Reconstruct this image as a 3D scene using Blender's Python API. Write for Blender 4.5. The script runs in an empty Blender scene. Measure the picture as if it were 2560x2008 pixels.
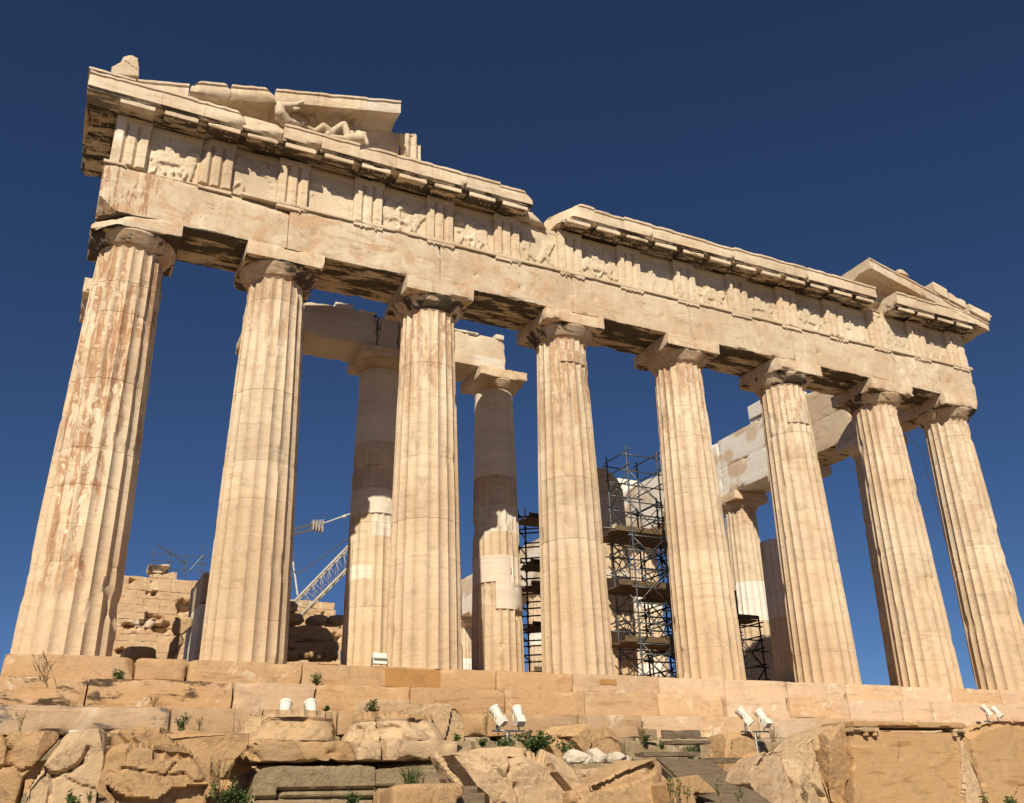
import bpy, math, random
import numpy as np
from mathutils import Matrix, Vector

C = bpy.context.scene.collection
SC = bpy.context.scene

# ------------------------------------------------------------------ camera
CAM = np.array([-14.5283, -21.5708, -2.8462]); YAW, PITCH, ROLL, FOC = -.4587, .4103, .0257, 2287.72
def _rot(a, b, c):
    ca, sa, cb, sb, cc, sc = math.cos(a), math.sin(a), math.cos(b), math.sin(b), math.cos(c), math.sin(c)
    return (np.array([[ca, -sa, 0], [sa, ca, 0], [0, 0, 1]]) @ np.array([[1, 0, 0], [0, cb, -sb], [0, sb, cb]])
            @ np.array([[cc, 0, sc], [0, 1, 0], [-sc, 0, cc]]))
RC = _rot(YAW, PITCH, ROLL)            # columns: right, forward, up
cd = bpy.data.cameras.new('camera'); cam = bpy.data.objects.new('camera', cd); C.objects.link(cam)
cd.sensor_fit = 'HORIZONTAL'; cd.sensor_width = 36.0; cd.lens = FOC/2560*36; cd.clip_start = .1; cd.clip_end = 6000
cam.matrix_world = Matrix(((RC[0,0], RC[0,2], -RC[0,1], CAM[0]), (RC[1,0], RC[1,2], -RC[1,1], CAM[1]),
                           (RC[2,0], RC[2,2], -RC[2,1], CAM[2]), (0, 0, 0, 1)))
SC.camera = cam
def at(u, v, y):
    """surveyed point: where the sight line through (u, v) of the 2560x2008 photo meets the vertical plane at depth y"""
    d = RC @ np.array([(u-1280)/FOC, 1, (1004-v)/FOC]); t = (y-CAM[1])/d[1]
    return CAM + t*d

# ------------------------------------------------------------------ light
SUN_AZ, SUN_EL = math.radians(30.5), math.radians(38.6)     # azimuth: left of the facade's own normal
w = bpy.data.worlds.new('World'); SC.world = w; w.use_nodes = True
nt = w.node_tree; bg = nt.nodes['Background']
sky = nt.nodes.new('ShaderNodeTexSky'); sky.sky_type = 'NISHITA'; sky.sun_disc = False
sky.sun_elevation = SUN_EL; sky.sun_rotation = math.radians(180)+SUN_AZ
sky.altitude = 3000; sky.air_density = .88; sky.dust_density = .15; sky.ozone_density = 8.5
nt.links.new(sky.outputs['Color'], bg.inputs['Color']); bg.inputs['Strength'].default_value = .05
sl = bpy.data.lights.new('sun', 'SUN'); sl.energy = 5.0; sl.angle = math.radians(.5); sl.color = (1, .875, .675)
so = bpy.data.objects.new('sun', sl); C.objects.link(so)
ldir = Vector((math.sin(SUN_AZ)*math.cos(SUN_EL), math.cos(SUN_AZ)*math.cos(SUN_EL), -math.sin(SUN_EL)))
so.rotation_euler = ldir.to_track_quat('-Z', 'Y').to_euler(); so.location = (-20, -30, 30)
SC.view_settings.view_transform = 'Standard'; SC.view_settings.look = 'None'
SC.view_settings.exposure = 0.27; SC.view_settings.gamma = 1
SC.cycles.max_bounces = 8; SC.cycles.diffuse_bounces = 3

# ------------------------------------------------------------------ numpy noise
def _hash(ix, iy, iz, s):
    h = (ix.astype(np.int64)*374761393 + iy.astype(np.int64)*668265263 + iz.astype(np.int64)*2147483647 + s*1274126177) & 0xffffffff
    h = ((h ^ (h >> 13))*1274126177) & 0xffffffff
    h = ((h ^ (h >> 16))*2246822519) & 0xffffffff
    return ((h ^ (h >> 15)) & 0xffff)/65535.0
def vnoise(P, s=0):
    I = np.floor(P); f = P-I; f = f*f*(3-2*f); x, y, z = I[:,0], I[:,1], I[:,2]; r = 0
    for a in (0, 1):
        wa = f[:,0] if a else 1-f[:,0]
        for b in (0, 1):
            wb = f[:,1] if b else 1-f[:,1]
            for c in (0, 1):
                r = r + wa*wb*(f[:,2] if c else 1-f[:,2])*_hash(x+a, y+b, z+c, s)
    return r
def fbm(P, s=0, o=4):
    P = np.asarray(P, float); r = 0; a = .5; t = 0
    for k in range(o):
        r = r+a*vnoise(P*2**k+17.3*k, s+k); t += a; a *= .5
    return r/t
def sstep(a, b, x): t = np.clip((x-a)/(b-a), 0, 1); return t*t*(3-2*t)

# ------------------------------------------------------------------ mesh building
class MB:
    """collects shapes for ONE mesh"""
    def __init__(s): s.V = []; s.F = {3: [], 4: []}; s.G = []; s.n = 0; s.A = {}
    def add(s, V, quads=None, tris=None, ngons=None, **attr):
        V = np.asarray(V, float); n = len(V)
        for k in list(s.A): s.A[k].append(np.broadcast_to(attr.pop(k, 0.0), (n,)))
        for k in attr: s.A[k] = ([np.zeros(s.n)] if s.n else [])+[np.broadcast_to(attr[k], (n,))]
        if quads is not None and len(quads): s.F[4].append(np.asarray(quads)+s.n)
        if tris is not None and len(tris): s.F[3].append(np.asarray(tris)+s.n)
        for g in ngons or []: s.G.append(np.asarray(g)+s.n)
        s.V.append(V); s.n += n
        return s
    def build(s, name, mat, parent=None, smooth=False, sharp=None):
        V = np.concatenate(s.V); me = bpy.data.meshes.new(name)
        L, T = [], []
        for k in (3, 4):
            for f in s.F[k]: L.append(f.ravel()); T.append(np.full(len(f), k))
        for g in s.G: L.append(g); T.append(np.array([len(g)]))
        L = np.concatenate(L); T = np.concatenate(T)
        me.vertices.add(len(V)); me.vertices.foreach_set('co', V.ravel().astype(np.float32))
        me.loops.add(len(L)); me.loops.foreach_set('vertex_index', L.astype(np.int32))
        me.polygons.add(len(T)); me.polygons.foreach_set('loop_start', np.concatenate([[0], np.cumsum(T)[:-1]]).astype(np.int32))
        me.update(calc_edges=True); me.validate()
        for k, a in s.A.items():
            at_ = me.attributes.new(k, 'FLOAT', 'POINT'); a = np.concatenate(a).astype(np.float32)
            if len(a) == len(me.vertices): at_.data.foreach_set('value', a)
        if smooth:
            me.polygons.foreach_set('use_smooth', np.ones(len(me.polygons), bool))
            if sharp: me.set_sharp_from_angle(angle=math.radians(sharp))
        else: me.polygons.foreach_set('use_smooth', np.zeros(len(me.polygons), bool))
        me.materials.append(mat)
        o = bpy.data.objects.new(name, me); C.objects.link(o)
        if parent: o.parent = parent
        return o

def tag(o, label=None, cat=None, group=None, kind=None):
    if label: o['label'] = label
    if cat: o['category'] = cat
    if group: o['group'] = group
    if kind or label: o['kind'] = kind or 'thing'
    return o
def empty(name, label, cat, group=None):
    o = bpy.data.objects.new(name, None); C.objects.link(o); o.empty_display_size = .2
    return tag(o, label, cat, group)

def lattice(nx, ny, nz):
    idx = -np.ones((nx+1, ny+1, nz+1), int); m = np.zeros(idx.shape, bool)
    m[0] = m[-1] = True; m[:,0] = m[:,-1] = True; m[:,:,0] = m[:,:,-1] = True
    idx[m] = np.arange(m.sum()); Q = []
    def q(a, flip):
        f = np.stack([a[:-1,:-1], a[1:,:-1], a[1:,1:], a[:-1,1:]], -1).reshape(-1, 4)
        Q.append(f[:, ::-1] if flip else f)
    q(idx[0], True); q(idx[-1], False); q(idx[:,0], False); q(idx[:,-1], True); q(idx[:,:,0], True); q(idx[:,:,-1], False)
    return np.argwhere(m), np.concatenate(Q)

def wbox(x0, x1, y0, y1, z0, z1, d=.12, wear=.02, rough=.003, seed=0, chops=(), fn=None, nmax=140):
    """a stone block on a dense grid: worn edges, rough faces, planes broken off (chops: point, normal)"""
    L = np.array([x1-x0, y1-y0, z1-z0]); o = np.array([x0, y0, z0])
    n = np.clip(np.ceil(L/d).astype(int), 1, nmax); I, Q = lattice(*n); U = I/n; V = o+U*L
    dl = np.minimum(U, 1-U)*L; sg = np.where(U < .5, 1, -1)
    e = np.sort(dl, 1)[:, 1]; wr = max(wear*1.5, .005)
    nn = fbm(V*3.1+seed*1.37, seed)
    amt = wear*(.25+2.2*np.maximum(0, nn-.5)*2)*np.exp(-e/wr)
    if wear > 0:
        big = sstep(.6, .72, fbm(V*1.6+seed*3.1, seed+5))*np.exp(-e/(wr*3))*wear*2.2
        V = V+sg*np.exp(-dl/wr)*(amt+big)[:, None]
    if rough:
        f = (fbm(V*4+seed, seed+9, 4)-.5)*2*rough
        V = V+np.where(dl < 1e-4, -sg, 0)*f[:, None]
    if fn is not None: V = fn(V, U)
    for k, (p, nv) in enumerate(chops):
        nv = np.array(nv, float); nv /= np.linalg.norm(nv)
        h = (V-np.array(p)) @ nv+(fbm(V*5, seed+30+k)-.5)*.06
        V = V-np.outer(np.maximum(h, 0), nv)
    return V, Q

def tube(mb, a, b, r, n=8, r2=None, caps=True):
    a = np.array(a, float); b = np.array(b, float); d = b-a; d /= np.linalg.norm(d)
    u = np.cross(d, [0, 0, 1.] if abs(d[2]) < .9 else [1., 0, 0]); u /= np.linalg.norm(u); v = np.cross(d, u)
    t = np.arange(n)*2*math.pi/n; ring = np.outer(np.cos(t), u)+np.outer(np.sin(t), v); r2 = r if r2 is None else r2
    V = np.concatenate([a+ring*r, b+ring*r2]); i = np.arange(n); j = (i+1) % n
    mb.add(V, np.stack([i, j, j+n, i+n], 1), ngons=[list(range(n))[::-1], list(range(n, 2*n))] if caps else None)
def pipe(mb, pts, r, n=6):
    for a, b in zip(pts[:-1], pts[1:]): tube(mb, a, b, r, n)
def lathe(mb, prof, c, n=48, **attr):
    prof = np.array(prof, float); t = np.arange(n)*2*math.pi/n; m = len(prof)
    V = np.stack([c[0]+np.outer(prof[:,0], np.cos(t)), c[1]+np.outer(prof[:,0], np.sin(t)), c[2]+np.repeat(prof[:,1:2], n, 1)], -1).reshape(-1, 3)
    i = np.arange(n); j = (i+1) % n
    Q = np.concatenate([np.stack([k*n+i, k*n+j, (k+1)*n+j, (k+1)*n+i], 1) for k in range(m-1)])
    mb.add(V, Q, ngons=[list(range(n))[::-1], list(range((m-1)*n, m*n))], **attr)
def box(mb, x0, x1, y0, y1, z0, z1, **a):
    V = np.array([[x, y, z] for x in (x0, x1) for y in (y0, y1) for z in (z0, z1)])
    mb.add(V, [[0,1,3,2],[4,6,7,5],[0,4,5,1],[2,3,7,6],[0,2,6,4],[1,5,7,3]], **a)
def beam(mb, a, b, wd, hg):
    """a squared bar between two points"""
    a = np.array(a, float); b = np.array(b, float); d = b-a; d /= np.linalg.norm(d)
    s = np.cross(d, [0, 0, 1.]); s /= np.linalg.norm(s); u = np.cross(s, d)
    c = [s*wd/2+u*hg/2, -s*wd/2+u*hg/2, -s*wd/2-u*hg/2, s*wd/2-u*hg/2]
    V = np.array([a+k for k in c]+[b+k for k in c])
    mb.add(V, [[0,1,5,4],[1,2,6,5],[2,3,7,6],[3,0,4,7],[3,2,1,0],[4,5,6,7]])
def sweep(mb, prof, x0, x1, dx=.15, rough=.004, seed=0, slope=0., xr=0., wear=.012, chops=(), crustf=None, dp=.09):
    """a moulded block: closed (y, z) profile run along x, rising with slope"""
    P = np.array(prof, float); pts = []; cor = []
    for a, b in zip(P, np.roll(P, -1, 0)):
        k = max(1, int(np.ceil(np.linalg.norm(b-a)/dp)))
        for i in range(k): pts.append(a+(b-a)*i/k); cor.append(i == 0)
    pts = np.array(pts); m = len(pts); nx = max(2, int(np.ceil((x1-x0)/dx))); xs = np.linspace(x0, x1, nx+1)
    cen = pts.mean(0)
    V = np.stack([np.repeat(xs, m), np.tile(pts[:,0], nx+1), np.tile(pts[:,1], nx+1)], 1)
    i = np.arange(m); j = (i+1) % m
    Q = np.concatenate([np.stack([k*m+j, k*m+i, (k+1)*m+i, (k+1)*m+j], 1) for k in range(nx)])
    n = fbm(V*3.3+seed, seed); ex = np.minimum(V[:,0]-x0, x1-V[:,0])
    corn = np.tile(np.array(cor), nx+1)
    sh = rough*(n-.5)*2+wear*np.maximum(0, n-.42)*3*np.where(corn, 1.6, np.exp(-ex/.05))
    dirv = V[:,1:]-cen; dirv /= np.linalg.norm(dirv, axis=1)[:, None]+1e-9
    V[:,1:] -= dirv*sh[:, None]
    for k, (p, nv) in enumerate(chops):
        nv = np.array(nv, float); nv /= np.linalg.norm(nv)
        h = (V-np.array(p)) @ nv+(fbm(V*5, seed+30+k)-.5)*.08
        V = V-np.outer(np.maximum(h, 0), nv)
    V[:,2] += slope*(V[:,0]-xr)
    mb.add(V, Q, ngons=[list(range(m)), list(range(nx*m, (nx+1)*m))[::-1]], **({'crust': crustf} if crustf is not None else {}))

def remeshed(V, F, voxel):
    """closed surface through a voxel remesh: one continuous skin"""
    me = bpy.data.meshes.new('tmp'); me.from_pydata([tuple(v) for v in V], [], F); me.update()
    o = bpy.data.objects.new('tmp', me); C.objects.link(o)
    m = o.modifiers.new('r', 'REMESH'); m.mode = 'VOXEL'; m.voxel_size = voxel; m.adaptivity = 0
    dg = bpy.context.evaluated_depsgraph_get(); dg.update()
    e = o.evaluated_get(dg).to_mesh()
    n = len(e.vertices); co = np.empty(n*3, np.float32); e.vertices.foreach_get('co', co); no = np.empty(n*3, np.float32); e.vertices.foreach_get('normal', no)
    q = [tuple(p.vertices) for p in e.polygons]
    o.evaluated_get(dg).to_mesh_clear(); bpy.data.objects.remove(o); bpy.data.meshes.remove(me)
    return co.reshape(-1, 3).astype(float), no.reshape(-1, 3).astype(float), q
def addmixed(mb, V, faces, **attr):
    q4 = [f for f in faces if len(f) == 4]; q3 = [f for f in faces if len(f) == 3]
    mb.add(V, q4 if q4 else None, q3 if q3 else None, **attr)

def rock(name, uv, y, depth, mat, label, cat='stone', seed=0, rough=.05, voxel=.05, group=None, tilt=0., chops=2, strata=.0, plates=4.5, grounded=False, parent=None, zs=None, lean=(0, 0), crust=0., newm=0., build=True, extra=None):
    """a broken block: its front outline stands at depth y and it runs `depth` metres back"""
    F = np.array([at(u, v, y) for u, v in uv]); n = len(F)
    if grounded:
        zl = F[:,2].min()+.14*np.ptp(F[:,2]); gz = ground_z(F[:,0], F[:,1])-.2; F[:,2] = np.where(F[:,2] < zl, np.minimum(F[:,2], gz), F[:,2])
    a = .5*np.sum(F[:,0]*np.roll(F[:,2], -1)-np.roll(F[:,0], -1)*F[:,2])
    if a < 0: F = F[::-1]
    zc = F[:,2].mean(); F[:,1] += tilt*(F[:,2]-zc)
    Bk = F.copy(); c = F.mean(0); Bk = c+(Bk-c)*.93; Bk[:,1] += depth; Bk[:,0] += lean[0]; Bk[:,2] += lean[1]
    V = np.concatenate([F, Bk]); faces = [tuple(range(n)), tuple(range(n, 2*n))[::-1]]
    for i in range(n): j = (i+1) % n; faces.append((i, i+n, j+n, j))
    V, N, q = remeshed(V, faces, voxel)
    rng = random.Random(seed)
    for k in range(chops*4):
        nv = np.array([rng.uniform(-1, 1), rng.uniform(-1, -.2), rng.uniform(-.8, 1)]); nv /= np.linalg.norm(nv)
        s = V @ nv; lim = np.quantile(s, rng.choice([.99, .98, .965]))-rng.uniform(.0, .03)
        h = s-lim+(fbm(V*4, seed+k)-.5)*.04; V = V-np.outer(np.maximum(h, 0), nv)
    f1 = fbm(V*1.3+seed*7.7, seed, 3)-.5; f2 = np.abs(fbm(V*3.5+seed, seed+3, 4)-.5)*2; f3 = fbm(V*11, seed+6, 3)-.5
    f4 = np.abs(fbm(V*7.5+seed, seed+8, 3)-.5)*2
    # cleavage plates: the skin steps from one tilted plane to the next
    lo, hi = V.min(0), V.max(0); rg = np.random.default_rng(seed); K = max(5, int(np.prod((hi-lo)[[0, 2]])*plates))
    Sd = lo+(hi-lo)*rg.random((K, 3)); Wp = V+(np.stack([fbm(V*2.2+q*9, seed+q, 3) for q in (1, 2, 3)], 1)-.5)*.12
    D2 = ((Wp[:, None, :]-Sd[None])**2*np.array([1, 1.6, 1.8])).sum(2); own = D2.argmin(1)
    Tn = rg.normal(0, 1, (K, 3)); off_ = rg.uniform(-1, 1, K)
    pld = off_[own]*.75+np.einsum('ij,ij->i', V-Sd[own], Tn[own])*1.1
    V = V+N*(rough*np.clip(pld, -1.6, 1.6)*1.15)[:, None]
    dsp = rough*(f1*.5-f2*.3-f4*.35+f3*.4)
    if strata: dsp = dsp+strata*(fbm(V*np.array([.8, .8, 9.])+seed, seed+11, 3)-.5)*2
    V = V+N*dsp[:, None]
    if extra is not None: V = extra(V, N)
    mb = MB(); addmixed(mb, V, q, crust=crust, newm=newm)
    if not build: return mb
    o = mb.build(name, mat, parent, smooth=True, sharp=13)
    if parent is None: tag(o, label, cat, group)
    return o

def capsules(caps, n=14):
    """unions of tapered limbs (p, q, rp, rq) as raw closed pieces for remeshing"""
    V, F = [], []
    for p, q, r, s in caps:
        p = np.array(p, float); q = np.array(q, float); d = q-p; L = np.linalg.norm(d)
        d = d/L if L > 1e-6 else np.array([0, 0, 1.])
        u = np.cross(d, [0, 0, 1.] if abs(d[2]) < .9 else [1., 0, 0]); u /= np.linalg.norm(u); v = np.cross(d, u)
        rings = []
        for c, rad, sgn in ((p, r, -1), (q, s, 1)):
            hs = [-.98, -.7, -.35, 0] if sgn < 0 else [0, .35, .7, .98]
            for h in hs: rings.append((c+d*rad*h, rad*math.sqrt(max(0, 1-h*h))))
        base = len(V)
        for c, rad in rings:
            for k in range(n): t = 2*math.pi*k/n; V.append(c+(u*math.cos(t)+v*math.sin(t))*rad)
        for a in range(len(rings)-1):
            for k in range(n): j = (k+1) % n; F.append((base+a*n+k, base+a*n+j, base+(a+1)*n+j, base+(a+1)*n+k))
        F.append(tuple(range(base, base+n))[::-1]); F.append(tuple(range(base+(len(rings)-1)*n, base+len(rings)*n)))
    return V, F
def statue(name, caps, voxel, mat, label, cat='statue', seed=0, rough=.008, parent=None, newm=0.):
    V, F = capsules(caps); V, N, q = remeshed(V, F, voxel)
    V = V+N*((fbm(V*7, seed)-.5)*2*rough)[:, None]
    mb = MB(); addmixed(mb, V, q, newm=newm); o = mb.build(name, mat, parent, smooth=True)
    if parent is None: tag(o, label, cat)
    return o

# ------------------------------------------------------------------ materials
def M(name, rough=.8):
    m = bpy.data.materials.new(name); m.use_nodes = True; b = m.node_tree.nodes['Principled BSDF']
    b.inputs['Roughness'].default_value = rough; b.inputs['Specular IOR Level'].default_value = .25
    return m, m.node_tree, b
class NT:
    def __init__(s, t): s.t = t
    def n(s, ty, **kw):
        x = s.t.nodes.new(ty)
        for k, v in kw.items(): setattr(x, k, v)
        return x
    def link(s, a, b): s.t.links.new(a, b)
    def noise(s, vec, scale, detail=5, rough=.6, dist=0.):
        x = s.n('ShaderNodeTexNoise'); s.link(vec, x.inputs['Vector']); x.inputs['Scale'].default_value = scale
        x.inputs['Detail'].default_value = detail; x.inputs['Roughness'].default_value = rough; x.inputs['Distortion'].default_value = dist
        return x.outputs['Fac']
    def mapv(s, vec, sc):
        x = s.n('ShaderNodeMapping'); s.link(vec, x.inputs['Vector']); x.inputs['Scale'].default_value = sc; return x.outputs['Vector']
    def ramp(s, fac, a, b, va=0., vb=1.):
        x = s.n('ShaderNodeMapRange'); x.interpolation_type = 'SMOOTHSTEP'; s.link(fac, x.inputs['Value'])
        x.inputs['From Min'].default_value = a; x.inputs['From Max'].default_value = b
        x.inputs['To Min'].default_value = va; x.inputs['To Max'].default_value = vb; return x.outputs['Result']
    def math(s, op, a, b=None):
        x = s.n('ShaderNodeMath', operation=op)
        for i, v in enumerate((a, b)):
            if v is None: continue
            if isinstance(v, (int, float)): x.inputs[i].default_value = v
            else: s.link(v, x.inputs[i])
        return x.outputs[0]
    def mix(s, fac, a, b, mode='MIX'):
        x = s.n('ShaderNodeMix', data_type='RGBA', blend_type=mode)
        if isinstance(fac, (int, float)): x.inputs['Factor'].default_value = fac
        else: s.link(fac, x.inputs['Factor'])
        for i, v in ((6, a), (7, b)):
            if isinstance(v, tuple): x.inputs[i].default_value = (*v, 1)
            else: s.link(v, x.inputs[i])
        return x.outputs[2]
    def attr(s, name):
        x = s.n('ShaderNodeAttribute', attribute_name=name); return x.outputs['Fac']

def rg0(k, pos):
    return k.math('ABSOLUTE', k.math('SUBTRACT', k.noise(pos, 1.7, 7, .62, .7), .5))
def marble(name, cream, tan, orange, bump=.35, low=(-2., 4.5), streak=.5, grey=0., vary=.16, mott=1., dirt=0., bdist=.06):
    m, t, b = M(name, .78); k = NT(t)
    pos = k.n('ShaderNodeNewGeometry').outputs['Position']
    z = k.n('ShaderNodeSeparateXYZ'); k.link(pos, z.inputs[0])
    n1 = k.noise(pos, .55, 4, .55); n2 = k.noise(pos, 2.6, 6, .62, .4); n3 = k.noise(pos, 14, 6, .7)
    hs = k.noise(k.mapv(pos, (.7, .7, 5.)), 1.6, 5, .62, .8)         # bedding of the marble
    vs = k.noise(k.mapv(pos, (4.5, 4.5, .35)), 1.3, 5, .65, .3)      # run-off
    col = k.mix(k.ramp(n1, .36, .66), cream, tan)
    zz = k.ramp(z.outputs['Z'], low[0], low[1], 1., 0.)
    col = k.mix(k.math('MULTIPLY', zz, k.ramp(n2, .2, .75, .55, 1.)), col, orange)
    col = k.mix(k.math('MULTIPLY', k.ramp(hs, .52, .7), streak), col, k.mix(.55, orange, tan, 'MULTIPLY'))
    col = k.mix(k.math('MULTIPLY', k.ramp(n2, .56, .7), .45*mott), col, cream)
    col = k.mix(k.math('MULTIPLY', k.ramp(n2, .45, .33), .4*mott), col, tuple(c*.62 for c in tan))
    oi = k.n('ShaderNodeObjectInfo').outputs['Random']
    # attributes painted on the blocks themselves
    new = k.attr('newm'); st = k.attr('stain'); cr = k.attr('crust'); tn = k.attr('tint')
    fl = k.noise(k.mapv(pos, (1., 1., .5)), 3.2, 8, .72, .6)
    stm = k.math('MULTIPLY', k.ramp(k.math('ADD', k.math('MULTIPLY', vs, .6), k.math('MULTIPLY', fl, .5)), .54, .585), k.math('MINIMUM', st, 1.))
    rust = k.mix(k.ramp(n2, .3, .7), (.30, .135, .062), (.40, .24, .135))
    col = k.mix(k.math('MULTIPLY', stm, .85), col, rust)
    col = k.mix(k.math('MULTIPLY', k.ramp(fl, .57, .62), k.math('MULTIPLY', st, .8)), col, (.70, .60, .45))
    bl = k.attr('blot'); pn = k.noise(pos, 1.25, 9, .74, .8)
    col = k.mix(k.math('MULTIPLY', k.ramp(pn, .53, .575), k.math('MULTIPLY', bl, .75)), col, k.mix(k.ramp(n3, .35, .65), (.47, .29, .17), (.56, .38, .24)))
    col = k.mix(k.math('MULTIPLY', k.ramp(pn, .43, .39), k.math('MULTIPLY', bl, .5)), col, (.74, .66, .53))
    vo = k.n('ShaderNodeTexVoronoi'); k.link(pos, vo.inputs['Vector']); vo.inputs['Scale'].default_value = 8.5; vo.inputs['Randomness'].default_value = .75
    col = k.mix(k.math('MULTIPLY', k.ramp(vo.outputs['Distance'], .17, .13), k.attr('pegs')), col, (.10, .06, .035))
    if dirt:
        dn = k.noise(pos, 3.7, 9, .76, .6); col = k.mix(k.math('MULTIPLY', k.ramp(dn, .55, .63), dirt), col, (.20, .14, .085)); col = k.mix(k.math('MULTIPLY', k.ramp(k.noise(pos, .8, 7, .7), .56, .66), dirt*.8), col, (.36, .30, .225))
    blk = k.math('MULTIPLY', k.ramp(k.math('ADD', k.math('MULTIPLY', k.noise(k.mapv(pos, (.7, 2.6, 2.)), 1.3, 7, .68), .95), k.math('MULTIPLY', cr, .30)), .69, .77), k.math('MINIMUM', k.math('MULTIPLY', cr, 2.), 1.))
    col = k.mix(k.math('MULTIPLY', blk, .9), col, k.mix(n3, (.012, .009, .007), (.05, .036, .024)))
    nc = k.mix(k.ramp(hs, .4, .7), (.78, .745, .69), (.68, .65, .60))
    col = k.mix(new, col, nc)
    if grey: col = k.mix(grey, col, k.mix(k.ramp(n2, .4, .6), (.27, .235, .18), (.13, .115, .09)))
    if bdist > .08 and not grey: col = k.mix(k.math('MULTIPLY', k.ramp(oi, .35, 1.), .55), col, k.mix(n2, (.50, .40, .28), (.66, .54, .385)))
    if bdist > .08: col = k.mix(k.math('MULTIPLY', k.ramp(rg0(k, pos), .016, .003), .5), col, (.16, .11, .065))
    v = k.math('ADD', k.math('ADD', k.math('MULTIPLY', oi, vary), 1-vary/2), k.math('MULTIPLY', k.math('SUBTRACT', n3, .5), .3))
    v = k.math('ADD', v, tn)
    col = k.mix(1., col, k.n('ShaderNodeCombineColor').outputs[0], 'MULTIPLY')
    cc = t.nodes[-2] if t.nodes[-2].bl_idname == 'ShaderNodeCombineColor' else [x for x in t.nodes if x.bl_idname == 'ShaderNodeCombineColor'][-1]
    for i in range(3): k.link(v, cc.inputs[i])
    k.link(col, b.inputs['Base Color'])
    if bdist > .08:
        rg_ = k.math('ABSOLUTE', k.math('SUBTRACT', k.noise(pos, 3.1, 10, .78, .3), .5)); rg2 = k.math('ABSOLUTE', k.math('SUBTRACT', k.noise(pos, 8.5, 8, .75), .5))
        h = k.math('ADD', k.math('MULTIPLY', rg_, 1.9), k.math('ADD', k.math('MULTIPLY', rg2, .9), k.math('MULTIPLY', n3, .35)))
    else: h = k.math('ADD', k.math('MULTIPLY', n2, .6), k.math('ADD', k.math('MULTIPLY', n3, .3), k.math('MULTIPLY', hs, .3)))
    bp = k.n('ShaderNodeBump'); bp.inputs['Strength'].default_value = bump; bp.inputs['Distance'].default_value = bdist
    k.link(h, bp.inputs['Height']); k.link(bp.outputs[0], b.inputs['Normal'])
    return m
MARBLE = marble('weathered_marble', (0.651, 0.558, 0.428), (0.558, 0.437, 0.312), (0.484, 0.326, 0.186))
SHAFT = marble('column_marble', (0.642, 0.539, 0.405), (0.539, 0.419, 0.293), (0.530, 0.372, 0.228), bump=.45, streak=.45, dirt=.16, low=(-3, 7))
STEP = marble('step_marble', (0.547, 0.392, 0.242), (0.479, 0.318, 0.176), (0.470, 0.294, 0.151), bump=.5, streak=.75, dirt=.3)
ROCK = marble('broken_marble', (0.589, 0.428, 0.260), (0.495, 0.330, 0.177), (0.495, 0.312, 0.156), bump=.55, streak=.45, dirt=.35, bdist=.1)
GREYROCK = marble('grey_limestone', (0.517, 0.415, 0.275), (0.403, 0.303, 0.191), (0.380, 0.281, 0.159), bump=.6, grey=.28, dirt=.4, bdist=.1)
SCULPT = marble('sculpted_marble', (.62, .53, .405), (.53, .425, .305), (.48, .36, .23), bump=.35, streak=.15, dirt=.12)
WALL = marble('wall_marble', (0.576, 0.450, 0.306), (0.513, 0.378, 0.239), (0.486, 0.333, 0.189), bump=.6, low=(-4, 40))
WHITE = marble('fresh_marble', (.52, .465, .38), (.44, .385, .305), (.6, .5, .4), bump=.3, low=(-9, -8), streak=.15)
DRESSED = marble('dressed_marble', (0.477, 0.340, 0.203), (0.414, 0.276, 0.148), (0.414, 0.255, 0.125), bump=.45, streak=.8, dirt=.15)
def plain(name, c, rough=.5, metal=0., n=.15, scale=6., bump=.1):
    m, t, b = M(name, rough); k = NT(t); pos = k.n('ShaderNodeNewGeometry').outputs['Position']
    f = k.noise(pos, scale, 5, .6)
    k.link(k.mix(k.ramp(f, .35, .65), tuple(x*(1-n) for x in c), tuple(min(1, x*(1+n)) for x in c)), b.inputs['Base Color'])
    b.inputs['Metallic'].default_value = metal
    bp = k.n('ShaderNodeBump'); bp.inputs['Strength'].default_value = bump; bp.inputs['Distance'].default_value = .01
    k.link(f, bp.inputs['Height']); k.link(bp.outputs[0], b.inputs['Normal']); return m
STEEL = plain('galvanised_steel', (.12, .135, .15), .45, .6, .3, 20)
DARKSTEEL = plain('dark_steel', (.022, .026, .032), .5, .4, .3, 20)
LAMPW = plain('white_enamel', (.66, .64, .58), .4, 0., .05, 9, .05)
LAMPD = plain('dark_glass', (.03, .03, .035), .2, 0., .1)
CRANEW = plain('crane_paint', (.40, .375, .34), .5, 0., .12, 3)
ROPE = plain('wire_rope', (.07, .07, .08), .6, 0., .2, 30)
PALEROPE = plain('pale_rope', (.55, .55, .52), .6, 0., .2, 30)
LEAF = plain('leaf_green', (.055, .085, .022), .6, 0., .5, 18)
DRY = plain('dry_stalk', (.20, .14, .065), .8, 0., .4, 18)
def wood(name, c1, c2, ax):
    m, t, b = M(name, .85); k = NT(t); pos = k.n('ShaderNodeNewGeometry').outputs['Position']
    f = k.noise(k.mapv(pos, ax), 3, 6, .7, .5); g = k.noise(pos, .9, 3)
    col = k.mix(k.ramp(f, .35, .65), c1, c2); col = k.mix(k.ramp(g, .4, .7, 0, .4), col, (.20, .15, .10)); k.link(col, b.inputs['Base Color'])
    bp = k.n('ShaderNodeBump'); bp.inputs['Strength'].default_value = .5; bp.inputs['Distance'].default_value = .02
    k.link(f, bp.inputs['Height']); k.link(bp.outputs[0], b.inputs['Normal']); return m
WOOD = wood('weathered_wood', (.10, .075, .05), (.22, .165, .11), (1, 6, 9))
PLANK = wood('scaffold_plank', (.07, .048, .028), (.17, .12, .07), (1, 8, 8))
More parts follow.
